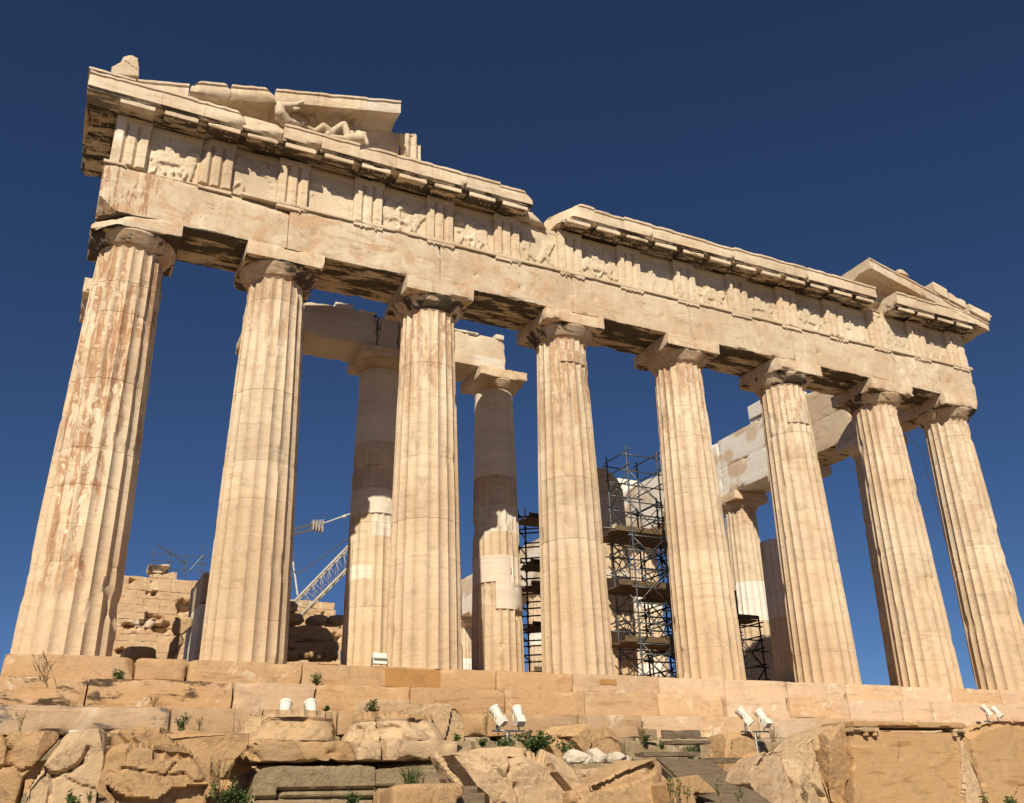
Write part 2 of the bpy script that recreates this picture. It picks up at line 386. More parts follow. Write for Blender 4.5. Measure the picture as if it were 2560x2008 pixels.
def ground_mat():
    m, t, b = M('stony_soil', .95); k = NT(t); pos = k.n('ShaderNodeNewGeometry').outputs['Position']
    n1 = k.noise(pos, .5, 5); n2 = k.noise(pos, 6, 6, .7)
    col = k.mix(k.ramp(n1, .4, .6), (.20, .15, .095), (.28, .215, .14)); col = k.mix(k.ramp(n2, .5, .6, 0, .5), col, (.11, .08, .045))
    k.link(col, b.inputs['Base Color']); bp = k.n('ShaderNodeBump'); bp.inputs['Strength'].default_value = .8; bp.inputs['Distance'].default_value = .08
    k.link(n2, bp.inputs['Height']); k.link(bp.outputs[0], b.inputs['Normal']); return m
SOIL = ground_mat()

# ------------------------------------------------------------------ the ground
def ground_z(x, y):
    g = -4.55+1.45*sstep(-9.5, -6.2, y)+.5*sstep(-6, -3, y)
    g = g-0.4*sstep(16, 30, np.abs(x))-2*sstep(40, 200, np.hypot(x, y))
    return g+(fbm(np.stack([x*.35, y*.35, x*0], 1), 3)-.5)*.3
gx = np.concatenate([-np.geomspace(30, 3000, 14)[::-1], np.linspace(-28, 28, 113), np.geomspace(30, 3000, 14)])
gy = np.concatenate([-np.geomspace(32, 3000, 14)[::-1], np.linspace(-30, 10, 81), np.geomspace(14, 3000, 16)])
X, Y = np.meshgrid(gx, gy, indexing='ij'); Z = ground_z(X.ravel(), Y.ravel())
I = np.arange(X.size).reshape(X.shape)
mb = MB(); mb.add(np.stack([X.ravel(), Y.ravel(), Z], 1), np.stack([I[:-1,:-1], I[1:,:-1], I[1:,1:], I[:-1,1:]], -1).reshape(-1, 4))
tag(mb.build('ground', SOIL, smooth=True), kind='structure')

# ------------------------------------------------------------------ stepped platform
AX = [-14.41, -10.742, -6.445, -2.148, 2.148, 6.445, 10.742, 14.41]
plat = empty('stepped_platform', 'three tall marble steps carrying the temple columns', 'platform')
Z1, Z2, Z3 = -.508, -1.086, -1.565
def course(name, x0, x1, yf, yb, zt, zb, joints, seed, parent, mat=STEP, wear=.026, chops={}, patches=()):
    mb = MB(); xs = [x0]+joints+[x1]; rng = random.Random(seed)
    for i, (a, b) in enumerate(zip(xs[:-1], xs[1:])):
        g = rng.choice([.003, .004, .005, .009]); dz = rng.uniform(-.012, .004); dy = rng.uniform(-.006, .012)
        V, Q = wbox(a+g, b-g, yf+dy, yb, zb, zt+dz, .11, wear, .006, seed*31+i, chops.get(i, ()))
        nm = np.zeros(len(V))
        for (p0, p1, q0, q1, val) in patches:
            nm = np.maximum(nm, val*((V[:,0] > p0) & (V[:,0] < p1) & (V[:,2] > q0) & (V[:,2] < q1)))
        mb.add(V, Q, newm=nm+rng.choice([0, 0, 0, .06, .14])+(.08 if a > -2.5 else 0), blot=rng.choice([.15, .5, .9]), crust=(.62 if (a < -13 and zt < -.3) else rng.choice([0, 0, 0, .12])), tint=rng.uniform(-.13, .0)+(.19 if a > -2.5 else .02))
    return mb.build(name, mat, parent, smooth=True, sharp=35)
S1J = [-13.05, -12.03, -9.65, -7.3, -5.0, -2.9, -.35, 1.75, 3.9, 6.1, 8.3, 10.4, 12.6, 14.2]
course('step', -15.44, 15.44, -1.03, .25, 0, Z1-.02, S1J, 1, plat, chops={0: [((-13.2, -1., -.2), (1, -.7, .5))], 1: [((-13.0, -1., -.05), (-1, -.6, .9))], 2: [((-12.0, -1.03, -.5), (-1, -1, -.6))]})
course('step', -16.14, 16.14, -1.73, -.95, Z1, Z2-.02, [-13.9, -11.2, -9.5, -7.4, -5.1, -3.0, -.9, 1.2, 3.3, 5.4, 7.4, 8.6, 10.8, 13.1], 2, plat)
course('step', -16.84, 16.84, -2.43, -1.66, Z2, Z3-.02, [-12.4, -10.7, -9.2, -7.9, -5.6, -3.6, -1.9, -.1, 1.6, 3.5, 5.2, 7.2, 9.4, 11.6, 13.9], 3, plat)
course('foundation', -17.0, 17.0, -2.56, -2.3, Z3-.01, Z3-.5, [-15, -12.6, -10.9, -9.1, -7.6, -5.8, -4.4, -3.1, -2.2, -1.0, .3, 1.5, 3.1, 4.7, 6.3, 8.1, 10.1, 12.2, 14.4], 4, plat, mat=GREYROCK, wear=.07)
mb = MB(); box(mb, -15.2, 15.2, .2, 68.5, -3.4, -.004); box(mb, -15.3, 15.3, -2.2, .3, -3.4, -1.7); mb.build('floor', STEP, plat)
mb = MB(); 
for k, (a, b) in enumerate([(-11.2, -8.2), (-8.2, -5.1), (-5.1, -2.4), (-2.4, .5), (.5, 3.2), (3.2, 6.1), (6.1, 8.8), (8.8, 11.2)]):
    V, Q = wbox(a+.004, b-.004, 3.55, 6.6, -.01, .34, .2, .02, .004, 60+k); mb.add(V, Q)
    V, Q = wbox(a+.1, b+.09, 3.95, 6.6, .345, .69, .2, .02, .004, 80+k); mb.add(V, Q)
mb.build('inner_step', STEP, plat, smooth=True, sharp=35)

REPAIR = marble('repair_stone', (.42, .245, .095), (.36, .20, .075), (.36, .19, .07), bump=.3, streak=.3)
for u0, u1, v0, v1 in ((962, 1100, 1673, 1719), (1499, 1541, 1698, 1712)):
    a, b = at(u0, (v0+v1)/2, -1.03), at(u1, (v0+v1)/2, -1.03); z0, z1 = at((u0+u1)/2, v1, -1.03)[2], at((u0+u1)/2, v0, -1.03)[2]
    V, Q = wbox(a[0], b[0], -1.042, -.6, z0, z1, .06, .006, .004, int(u0)); mb = MB(); mb.add(V, Q); mb.build('repair_block', REPAIR, plat, smooth=True, sharp=35)

# ------------------------------------------------------------------ columns
def shaft(x, y, z0, H, r0, r1, seed, stain=.4, segs=10, dz=.11, lean=(0, 0), damage=1., drums=None, plainz=(), newz=(), newamt=.5, neck=True, top=None, chops=(), stainx=None):
    """fluted drums: 20 flutes with chipped arrises, joints between the drums"""
    rng = random.Random(seed); nth = 20*segs; th = np.arange(nth)*2*math.pi/nth+rng.choice([0, .07])
    top = top or H
    if drums is None:
        drums = []; z = rng.uniform(.8, 1.0)
        while z < H-.55: drums.append(z); z += rng.uniform(.78, 1.0)
    zs = [0.]; marks = sorted([d for d in drums if d < top-.1]+([H-.19] if neck and top >= H else []))
    zz = list(np.arange(0, top, dz))+[top]; gz = {}
    for d in marks:
        zz = [q for q in zz if abs(q-d) > .03]
        zz += [d-.02, d-.006, d, d+.006, d+.02]; gz[round(d, 5)] = 1
    if neck and top >= H: zz += [H-.03, H-.012]
    for q in list(plainz)+list(newz):
        for e in q[:2]:
            if .03 < e < top-.03: zz = [v for v in zz if abs(v-e) > .02]+[e-.008, e+.002]
    zz = np.array(sorted(zz)); nz = len(zz); t = zz/H
    R = r0+(r1-r0)*t+.017*np.sin(np.pi*np.clip(t, 0, 1))
    fl = (np.arange(nth) % segs)/segs; prof = 1-(2*fl-1)**2           # 0 on the arris, 1 mid-flute
    TH, ZZ = np.meshgrid(th, zz); PR = np.broadcast_to(prof, TH.shape); RR = np.broadcast_to(R[:, None], TH.shape)
    dep = .070*RR*np.ones_like(TH)
    if neck and top >= H: dep = dep*np.sqrt(np.clip(1-((ZZ-(H-.07))/.055).clip(0, 1)**2, 0, 1))
    pl = np.zeros_like(TH); nw = np.zeros_like(TH)
    Pn = np.stack([np.cos(TH)*RR+x, np.sin(TH)*RR+y, ZZ+z0], -1).reshape(-1, 3)
    wob = (fbm(Pn*1.7, seed+50).reshape(TH.shape)-.5)
    def zone(q):
        a, b, t0, t1 = q; dth = (TH-t0) % (2*math.pi); return ((ZZ > a) & (ZZ < b) & (dth+wob*.5 < (t1-t0))).astype(float)
    for q in plainz: pl = np.maximum(pl, zone(q))
    for q in newz: nw = np.maximum(nw, zone(q))
    rr = RR-dep*PR*(1-pl)+pl*.005
    # per-drum offsets so that the arrises do not run through perfectly
    di = np.searchsorted(np.array(marks), zz) if marks else np.zeros(nz, int)
    offs = np.array([rng.uniform(-.0035, .0035) for _ in range(len(marks)+2)])
    rr = rr+offs[di][:, None]
    tint = np.array([rng.uniform(-.09, .05) for _ in range(len(marks)+2)])[di][:, None]*np.ones_like(TH)
    for d in marks:
        ja = rng.choice([0., .15, .3, .5, 1.3])
        g = np.abs(ZZ-d); rr = rr-np.where(g < .004, .009*ja, 0)
        nj = fbm(np.stack([np.cos(TH)*2.2, np.sin(TH)*2.2, ZZ*0+d*9], -1).reshape(-1, 3), seed+3).reshape(TH.shape)
        rr = rr-.045*damage*(.3+.7*ja)*sstep(.62, .76, nj)*np.exp(-g/.05)
    n1 = fbm(Pn*np.array([2.6, 2.6, 1.3]), seed+1, 4).reshape(TH.shape); n2 = fbm(Pn*7, seed+2, 3).reshape(TH.shape)
    rr = rr-damage*(.04*sstep(.62, .73, n1)*(1-PR)**3*(1-pl)+.03*sstep(.69, .79, n1))-.005*(n2-.5)*(1-pl*.8)
    nb = fbm(Pn*np.array([.9, .9, .8])+seed*3.3, seed+8, 3).reshape(TH.shape); rr = rr-.07*damage*sstep(.71, .79, nb)
    cx = x+lean[0]*t[:, None]; cy = y+lean[1]*t[:, None]
    V = np.stack([cx+rr*np.cos(TH), cy+rr*np.sin(TH), ZZ+z0], -1).reshape(-1, 3)
    if top < H: V[-nth:, 2] -= 0
    for k, (p, nv) in enumerate(chops):
        nv = np.array(nv, float); nv /= np.linalg.norm(nv); h = (V-np.array(p)) @ nv+(fbm(V*3, seed+90+k)-.5)*.25
        V = V-np.outer(np.maximum(h, 0), nv)
    i = np.arange(nth); j = (i+1) % nth
    Q = np.concatenate([np.stack([k*nth+i, k*nth+j, (k+1)*nth+j, (k+1)*nth+i], 1) for k in range(nz-1)])
    sv = stain*(sstep(4.6, 9, V[:,2]-z0)*.9+.1)
    if stainx: sv = np.maximum(sv, stainx(V, TH.reshape(-1)))
    mb = MB(); mb.add(V, Q, ngons=[list(range((nz-1)*nth, nz*nth))], stain=sv, newm=nw.reshape(-1)*newamt, tint=tint.reshape(-1))
    return mb
def capital(root, x, y, zc, r1, hw, seed, mat, hgt=.77, crust=.8, chops=(), stain=.3, plainnew=0.):
    """annulets + spreading echinus + square abacus above z = zc"""
    k = hgt/.77; ez = .36*k
    mb = MB(); prof = [(r1*.97, -.012)]
    for q in range(4): prof += [(r1+.012+.017*q, .012*q*1.3), (r1+.02+.017*q, .012*q*1.3+.008), (r1+.008+.017*q, .012*q*1.3+.013)]
    re = hw*.985; b0 = (r1+.065, .065)
    for s in np.linspace(0, 1, 14):
        zz = b0[1]+(ez-b0[1])*s; rr = b0[0]+(re-b0[0])*(min(1, s/.86)**.92 if s < .9 else 1-.35*(s-.9))
        prof.append((rr, zz))
    n = 72; P = np.array(prof); tt = np.arange(n)*2*math.pi/n; m = len(P)
    V = np.stack([np.outer(P[:,0], np.cos(tt))+x, np.outer(P[:,0], np.sin(tt))+y, np.repeat(P[:,1:2], n, 1)+zc], -1).reshape(-1, 3)
    N = (V-np.array([x, y, 0]))*[1, 1, 0]; N /= np.linalg.norm(N, axis=1)[:, None]
    dn = fbm(V*2.4, seed+4); V = V-N*(.03*sstep(.68, .8, dn)+.004*(fbm(V*8, seed)-.5))[:, None]
    for q, (p, nv) in enumerate(chops):
        nv = np.array(nv, float); nv /= np.linalg.norm(nv); h = (V-np.array(p)) @ nv+(fbm(V*4, seed+q)-.5)*.12; V = V-np.outer(np.maximum(h, 0), nv)
    i = np.arange(n); j = (i+1) % n
    Q = np.concatenate([np.stack([a*n+i, a*n+j, (a+1)*n+j, (a+1)*n+i], 1) for a in range(m-1)])
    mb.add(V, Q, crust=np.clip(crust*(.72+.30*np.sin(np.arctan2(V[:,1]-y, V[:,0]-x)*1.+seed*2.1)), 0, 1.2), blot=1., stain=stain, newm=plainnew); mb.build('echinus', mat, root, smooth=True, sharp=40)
    mb = MB(); V, Q = wbox(x-hw, x+hw, y-hw, y+hw, zc+ez-.004, zc+hgt, .09, .022, .005, seed, chops)
    low = (V[:,2] < zc+ez+.01)
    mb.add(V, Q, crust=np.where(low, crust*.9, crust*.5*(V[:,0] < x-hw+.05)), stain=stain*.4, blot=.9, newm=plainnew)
    mb.build('abacus', mat, root, smooth=True, sharp=35)
ORD = ['first', 'second', 'third', 'fourth', 'fifth', 'sixth', 'seventh', 'last']
FL = ['corner column on the left with broad rust-brown streaks down its flutes', 'fluted front column second from the left, chipped at its neck',
      'fluted front column third from the left, streaked brown at the top', 'middle front column standing just left of the tall grey scaffold',
      'middle front column standing just right of the tall grey scaffold', 'fluted front column third from the right, in front of the patched side beam',
      'fluted front column second from the right, with a shaded column behind its left side', 'corner column on the right, cut off by the frame at its foot']
ZCAP = 9.70; ENT = 10.47
def colstain(V, TH):
    a = sstep(.54, .68, fbm(np.stack([TH*.0+V[:,0]*1.6, V[:,1]*1.6, V[:,2]*.12], 1), 77)+.25*np.exp(-((V[:,0]+14.45)/.28)**2))
    return np.clip(a*1.7, 0, 1.4)*sstep(.6, 2.4, V[:,2])
for i, x in enumerate(AX):
    corner = i in (0, 7); lx = .06 if i == 0 else -.06 if i == 7 else 0.
    root = empty('fluted_column', FL[i], 'column', 'columns of the temple front'); root.location = (x, 0, 0)
    root.matrix_world = Matrix.Translation((0, 0, 0)); root.location = (0, 0, 0)
    r0, r1 = (.975, .765) if corner else (.953, .742)
    mb = shaft(x, 0, 0, ZCAP, r0, r1, 100+i*7, stain=[1.0, .6, .78, .78, .68, .6, .45, .42][i], lean=(lx, .06), damage=[.8, .6, .55, .6, .8, .7, .75, .75][i],
               stainx=colstain if i == 0 else None, plainz=[(8.3, 9.1, 4.0, 5.2)] if i == 5 else [(8.9, 9.3, 4.1, 5.6)] if i == 3 else ())
    mb.build('shaft', SHAFT, root, smooth=True, sharp=28)
    hw = 1.03 if corner else 1.0; cx, cy = x+lx, .06
    ch = {0: [((x-.55, -.62, 10.3), (-.8, -1., .9)), ((x-.1, -1.02, 10.30), (-.25, -1., 1.6))], 1: [((x+1.0, -.93, 10.2), (1, -.5, -.6))], 5: [((x-.75, -.9, 10.28), (-1, -.6, -.3))], 7: [((x+.72, -.8, 10.2), (1, -.9, -.4)), ((x+.9, 0, 10.1), (1, 0, -.5))]}.get(i, [])
    capital(root, cx, cy, ZCAP, r1, hw, 200+i, MARBLE, chops=ch, crust=[1.25, 1.05, .95, .9, .88, .85, .95, 1.1][i], stain=.35)

# inner porch columns (restored in part with smooth new marble)
PY = 5.0
def porch(x, label, seed, top=None, plainz=(), newz=(), cap=True, chops=(), capnew=0.):
    root = empty('porch_column', label, 'column', 'columns of the inner porch')
    H = 9.45; mb = shaft(x, PY, .69, H, .83, .655, seed, stain=.25, damage=1.3, plainz=plainz, newz=newz, top=top, chops=chops, dz=.12, segs=6)
    mb.build('shaft', SHAFT, root, smooth=True, sharp=28)
    if cap: capital(root, x, PY, .69+H, .655, .90, seed, MARBLE, hgt=.66, crust=.25, stain=.1, plainnew=capnew)
T = math.pi
porch(-9.95, 'porch column standing hidden right behind the second front column', 301)
porch(-6.27, 'porch column seen between the second and third front columns, under the broken beam', 302,
      plainz=[(4.55, 5.35, 3., 7.9), (6.5, 9.5, 0, 6.2)], newz=[(4.55, 5.35, 3., 7.9), (6.9, 9.5, 0, 6.2), (3.85, 4.55, 4.35, 5.5), (2.55, 2.95, 3.0, 4.3)])
porch(-2.12, 'porch column with smooth white collars seen between third and fourth front columns', 303,
      plainz=[(1.9, 2.75, 4.2, 7.5), (2.75, 3.6, 3., 4.9), (6.3, 9.5, 0, 6.2)], newz=[(1.9, 2.75, 4.2, 7.5), (2.75, 3.6, 3., 5.4), (4.4, 5.3, 3.4, 5.8), (6.3, 9.5, 0, 6.2)])
porch(2.09, 'broken dark porch column standing behind the tall grey scaffold', 304, top=7.1, newz=[(5.0, 6.0, 3, 6.2), (3.2, 3.5, 3, 6)], cap=False, chops=[((2.6, 4.6, 7.3), (.8, -.5, 1.))])
porch(9.95, 'broken shaded porch column left of the third front column from the right', 306, top=5.35, newz=[(2.4, 4.6, 2.2, 7.), (4.6, 5.5, 3.0, 4.25)], cap=False, chops=[((9.3, 4.4, 5.9), (-.6, -.3, 1.))])

# side colonnades
NY = [3.69+4.291*k for k in range(0, 14)]
nlab = {0: 'shaded side column directly behind the second front column from the right', 1: 'side column behind the third front column from the right, only its capital end showing',
        2: 'sunlit side column with white marble patches, framed between two right-hand front columns'}
for k, y in enumerate(NY):
    if k == 3: continue
    root = empty('side_column', nlab.get(k, f'sunlit side column far behind the scaffolds, {["","","","","sixth","seventh","eighth","ninth","tenth","eleventh","twelfth","thirteenth","fourteenth","fifteenth"][k]} from the front corner'), 'column', 'columns of the far side row')
    nz = [(5.3, 6.2, 3.2, 5.6), (4.4, 5.3, 3.2, 5.3)] if k == 2 else [(3., 3.6, 3, 5), (6.5, 7.3, 3, 6)] if k > 3 else ()
    mb = shaft(14.41, y, 0, ZCAP, .953, .742, 400+k, stain=.15, segs=6 if k < 3 else 4, dz=.16 if k < 3 else .3, newz=nz, newamt=.95, damage=1.)
    mb.build('shaft', SHAFT, root, smooth=True, sharp=28)
    capital(root, 14.41, y, ZCAP, .742, 1.0, 500+k, MARBLE, crust=.35, stain=.1, plainnew=.0)
for k, (y, lb) in enumerate([(3.69, 'left side column hidden behind the rust-streaked corner column'), (7.98, 'left side column second behind the rust-streaked corner column')]):
    root = empty('side_column', lb, 'column', 'columns of the near side row')
    shaft(-14.41, y, 0, ZCAP, .953, .742, 600+k, stain=.3, segs=6, dz=.16).build('shaft', SHAFT, root, smooth=True, sharp=28)
    capital(root, -14.41, y, ZCAP, .742, 1.0, 610+k, MARBLE, crust=.5)

# ------------------------------------------------------------------ front entablature
ent = empty('entablature', 'long carved beam and cornice across the eight front columns', 'entablature')
YA = -.85; ZT = 11.88; ZF = 13.30
rng = random.Random(5)
mb = MB(); xs = [-15.32]+AX[1:7]+[15.30]
HOLES = [(-10.0+2.148*k+.35*((k*7) % 3-1), 11.05+.1*((k*5) % 3-1)) for k in range(12)]
def dents(V, U):
    f = np.abs(V[:,1]-YA) < .05
    for hx, hz in HOLES:
        d = np.hypot(V[:,0]-hx, V[:,2]-hz); V[:,1] = V[:,1]+np.where(f, .09*np.exp(-(d/.055)**2), 0)
    n = fbm(V*np.array([1.3, 1, .55]), 8); V[:,1] = V[:,1]+np.where(f, .03*sstep(.57, .66, n), 0)
    return V
TRI = [-14.80, -12.70, -10.70, -8.59, -6.445, -4.30, -2.148, 0, 2.148, 4.30, 6.445, 8.59, 10.70, 12.70, 14.74]
def pegz(V):
    d = np.min(np.abs(V[:,0][:, None]-np.array(TRI[1:])[None]), 1)
    return .9*(d < .62)*(V[:,2] > 10.85)*(V[:,2] < 11.62)*(V[:,1] < -.8)*(fbm(V*1.1, 66) > .40)
for i, (a, b) in enumerate(zip(xs[:-1], xs[1:])):
    for s, (ya, yb) in enumerate([(YA, -.27), (-.262, .30), (.308, .88)]):
        ch = []
        if i == 0 and s == 0: ch = [((-15.05, -.8, 10.62), (-.9, -.75, -1.1)), ((-13.2, -.84, 11.72), (.05, -.85, .55))]
        if i == 4 and s == 0: ch = []
        g = .004
        V, Q = wbox(a+g, b-g, ya, yb, ENT+rng.uniform(-.004, .004), ZT-.1 if s == 0 else ZT, .085 if s == 0 else .14, .018, .006, 700+i*3+s, ch, fn=dents if s == 0 else None)
        sof = V[:,2] < ENT+.03
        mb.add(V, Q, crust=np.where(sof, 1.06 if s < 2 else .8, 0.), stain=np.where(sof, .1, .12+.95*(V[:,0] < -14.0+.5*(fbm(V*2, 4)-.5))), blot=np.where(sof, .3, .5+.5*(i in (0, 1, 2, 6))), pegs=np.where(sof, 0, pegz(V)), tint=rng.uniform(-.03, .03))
mb.build('architrave', MARBLE, ent, smooth=True, sharp=35)
# taenia
mb = MB(); tx = [-12.05]+[x+.4 for x in AX[1:7]]+[15.36]
for i, (a, b) in enumerate(zip(tx[:-1], tx[1:])):
    V, Q = wbox(a+.002, b-.002, YA-.065, YA+.2, ZT-.098, ZT, .07, .012, .003, 740+i); mb.add(V, Q)
mb.build('moulding', MARBLE, ent, smooth=True, sharp=35); mb = MB(); V, Q = wbox(-15.36, -13.3, YA-.06, YA+.2, ZT-.098, ZT, .07, .05, .01, 755, [((-14.9, -.9, 11.84), (1, -1, .2))]); mb.add(V, Q)
mb.build('moulding', MARBLE, ent, smooth=True, sharp=35)
TRI = [-14.80, -12.70, -10.70] + [-8.59, -6.445, -4.30, -2.148, 0, 2.148, 4.30, 6.445, 8.59] + [10.70, 12.70, 14.74]
def groove(x, wd, zt):
    def f(V, U):
        u = (V[:,0]-(x-wd/2))/wd; fr = V[:,1] < -.80
        g = np.zeros(len(V))
        for c, hw in ((1/3, .078), (2/3, .078), (0, .05), (1, .05)):
            g = np.maximum(g, np.clip(1-np.abs(u-c)/hw, 0, 1))
        g = g*np.clip((zt-.15-V[:,2])/.035, 0, 1)
        V[:,1] = V[:,1]+np.where(fr, g*.10, 0)
        n = fbm(V*4, int(abs(x)*31)); V[:,1] += np.where(fr, 0.016*sstep(.58, .7, n), 0); return V
    return f
for i, x in enumerate(TRI):
    wd = .845; mb = MB()
    ch = [((x-.2, -.86, 12.15), (-.8, -1, -.5))] if i == 0 else [((x-.3, -.86, 12.6), (-.9, -.7, .1))] if i == 1 else []
    V, Q = wbox(x-wd/2, x+wd/2, -.885, -.64, ZT+.002, ZF, .0264, .012, .003, 800+i, ch, fn=groove(x, wd, ZF))
    mb.add(V, Q, stain=.15, newm=.5*(i == 0)*(V[:,0] < x-.2)*(V[:,2] > 12.5), crust=.3*(V[:,2] > 13.05))
    t = mb.build('triglyph', MARBLE, ent, smooth=True, sharp=30)
    if i > 0:
        mb = MB(); V, Q = wbox(x-wd/2, x+wd/2, YA-.06, YA+.1, ZT-.185, ZT-.10, .07, .01, .002, 830+i); mb.add(V, Q)
        for k in range(6):
            if rng.random() < (.8 if i < 3 else .45): continue
            gxx = x-wd/2+wd*(k+.5)/6; tube(mb, (gxx, YA-.03, ZT-.18), (gxx, YA-.03, ZT-.212), .026, 10, .032)
        mb.build('regula', MARBLE, t, smooth=True, sharp=35)
# metopes with battered reliefs
def relief(x0, x1, seed, kind):
    r = random.Random(seed); wd = x1-x0; caps = []
    def seg(a, b, ra, rb, h): caps.append((np.array(a), np.array(b), ra, rb, h))
    n = {0: 2, 1: 3, 2: 3, 3: 2}[kind % 4]
    for q in range(n):
        cx = wd*(q+.5)/n+r.uniform(-.12, .12); base = r.uniform(.15, .3); ln = r.uniform(-.22, .22)
        seg((cx-ln, base+.28), (cx+ln*.6, base+.68), .13, .17, .14)          # torso
        seg((cx-ln, base+.28), (cx-ln+r.uniform(-.32, .1), base-.1), .105, .055, .10)
        seg((cx-ln, base+.28), (cx-ln+r.uniform(-.05, .36), base-.08), .105, .055, .10)
        if r.random() < .7: seg((cx+ln*.6, base+.66), (cx+ln+r.uniform(-.4, .4), base+r.uniform(.4, .9)), .065, .045, .09)
        if r.random() < .4: seg((cx+ln*.9, base+.86), (cx+ln*.9, base+.9), .09, .085, .10)
    if kind % 4 in (1, 2): seg((wd*.2, .52), (wd*.72, .5), .17, .2, .15)
    return caps
for i in range(14):
    a, b = TRI[i]+.4225, TRI[i+1]-.4225; mb = MB(); caps = relief(a, b, 900+i*3, [1, 0, 3, 1, 2, 0, 2, 3, 1, 2, 2, 0, 1, 3][i]); amt = [1, .8, .4, 1, .95, 1, .95, .25, .9, .75, .8, .7, .45, .4][i]
    def fn(V, U, caps=caps, a=a, amt=amt, i=i):
        fr = V[:,1] < -.70; P = np.stack([V[:,0]-a, V[:,2]-ZT], 1); H = np.zeros(len(V))
        dom = fbm(np.stack([V[:,0]*5, V[:,2]*5, V[:,0]*0], 1), 12+i)-.5
        for p, q, ra, rb, h in caps:
            d = q-p; L = d @ d+1e-9; t = np.clip(((P-p) @ d)/L, 0, 1); dist = np.linalg.norm(P-(p+t[:, None]*d), axis=1)+dom*.12; rr = ra+(rb-ra)*t
            H = np.maximum(H, h*np.sqrt(np.clip(1-(dist/rr)**2, 0, 1)))
        er = fbm(V*np.array([2.4, 1, 2.4]), 40+i); H = H*np.clip(1.3-1.4*sstep(.5, .66, er), .0, 1)+np.where(H > .01, (fbm(V*8, 44+i)-.5)*.045, 0)
        H = np.minimum(H*1.5, .13+.05*(fbm(V*3, 70+i)-.5))*(H > 0)-np.where(H > .02, .07*np.abs(fbm(V*6.5, 74+i)-.5)*2, 0)
        V[:,1] = V[:,1]-np.where(fr, H*amt*.55, 0)-np.where(fr & (V[:,2] > ZF-.12), .02, 0); return V
    V, Q = wbox(a-.01, b+.01, -.71, -.63, ZT+.003, ZF-.002, .0275, .0, .006, 860+i, fn=fn)
    mb.add(V, Q, tint=.0); mb.build('relief_panel', SCULPT, ent, smooth=True, sharp=50)
mb = MB()
for k in range(14):
    a = -15.2+30.4*k/14; V, Q = wbox(a+.003, a+30.4/14-.003, -.625, .86, ZT+.002, ZF+.2-(.12 if k in (5,) else 0), .3, .02, .004, 880+k); mb.add(V, Q)
mb.build('frieze_backing', MARBLE, ent, smooth=True, sharp=35)
# cornice blocks with mutules
YG = -1.53
GP = [(YG, 13.445), (YG, 13.80), (YG-.035, 13.83), (YG-.035, 13.90), (-.2, 13.90), (-.2, 13.42), (-.84, 13.40), (YG+.20, 13.385), (YG+.06, 13.385), (YG+.04, 13.445)]
def cornice(x0, x1, seed, chops=(), mut=None, flip=0, wear=.014, new=0., topdz=0.):
    mb = MB(); P = [(y, z+(topdz if z > 13.5 else 0)) for y, z in GP]
    sweep(mb, P, x0+.003, x1-.003, .09, .008, seed, wear=wear, chops=chops)
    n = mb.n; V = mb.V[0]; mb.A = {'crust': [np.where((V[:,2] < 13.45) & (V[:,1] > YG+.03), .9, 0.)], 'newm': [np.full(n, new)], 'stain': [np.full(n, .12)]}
    o = mb.build('cornice_block', MARBLE, ent, smooth=True, sharp=32)
    m2 = MB(); c = (x0+x1)/2 if mut is None else mut; hw = .41
    if hw*2 > x1-x0-.02: hw = (x1-x0)/2-.02
    def shear(V, U): V[:,2] += (V[:,1]+.84)*.16; return V
    V, Q = wbox(c-hw, c+hw, YG+.085, -.88, 13.345, 13.475, .08, .010, .003, seed+400, [], fn=shear)
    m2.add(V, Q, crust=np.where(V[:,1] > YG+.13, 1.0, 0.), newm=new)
    m2.A['crust'] = m2.A['crust']; grng = random.Random(seed)
    for r_ in range(3):
        for k in range(6):
            gx_ = c-hw+hw*2*(k+.5)/6; gy_ = YG+.17+.2*r_; zz = 13.35+(gy_+.84)*.16
            if grng.random() < .3: tube(m2, (gx_, gy_, zz+.005), (gx_, gy_, zz-.02), .022, 6)
    m2.build('mutule', MARBLE, o, smooth=True, sharp=35)
    return o
MUT = sorted(TRI+[(a+b)/2 for a, b in zip(TRI[:-1], TRI[1:])])
edges = [-15.98]+[(a+b)/2-.0 for a, b in zip(MUT[:-1], MUT[1:])]+[15.98]
for i, (a, b) in enumerate(zip(edges[:-1], edges[1:])):
    c = MUT[i]; ch = []; wear = .016
    if -4.0 < c < -2.9: continue                                    # the gap left by a lost block
    if 10.0 < c < 10.9: continue
    if i == 2: ch = [((b-.12, YG, 13.8), (1, -.4, .9)), ((a+.7, YG+.1, 13.40), (.3, -1, -.8))]
    if i == 3: ch = [((c, YG+.07, 13.6), (0, -1, .2)), ((a+.5, YG+.22, 13.35), (.2, -1, -.9))]
    if i in (4,): ch = [((a+.3, YG+.05, 13.3), (-.5, -1, -1.)), ((b-.2, YG+.12, 13.42), (.3, -1, -.9))]
    if -5.2 < c < -4.0: ch = [((b-.12, YG+.1, 13.74), (1, -.6, .9))]
    if -2.9 < c < -1.7: ch = [((a+.25, YG+.25, 13.6), (-1, -.55, .5)), ((a+.1, YG, 13.8), (-.7, -.4, 1))]
    if i in (6, 8, 14, 17, 20, 24): ch = ch+[((c+.3, YG, 13.36), (.8, -1, -.8)) if i % 3 else ((c-.35, YG+.03, 13.83), (-.6, -.7, 1))]
    mb_top = random.Random(i).choice([0, 0, -.03, .03, -.05]) if i > 9 else 0
    a2 = a; b2 = b
    if i == 3: a2 = a-.05
    cornice(a2, b2, 1000+i, ch, c, wear=wear, new=.0 if i else .15, topdz=mb_top)
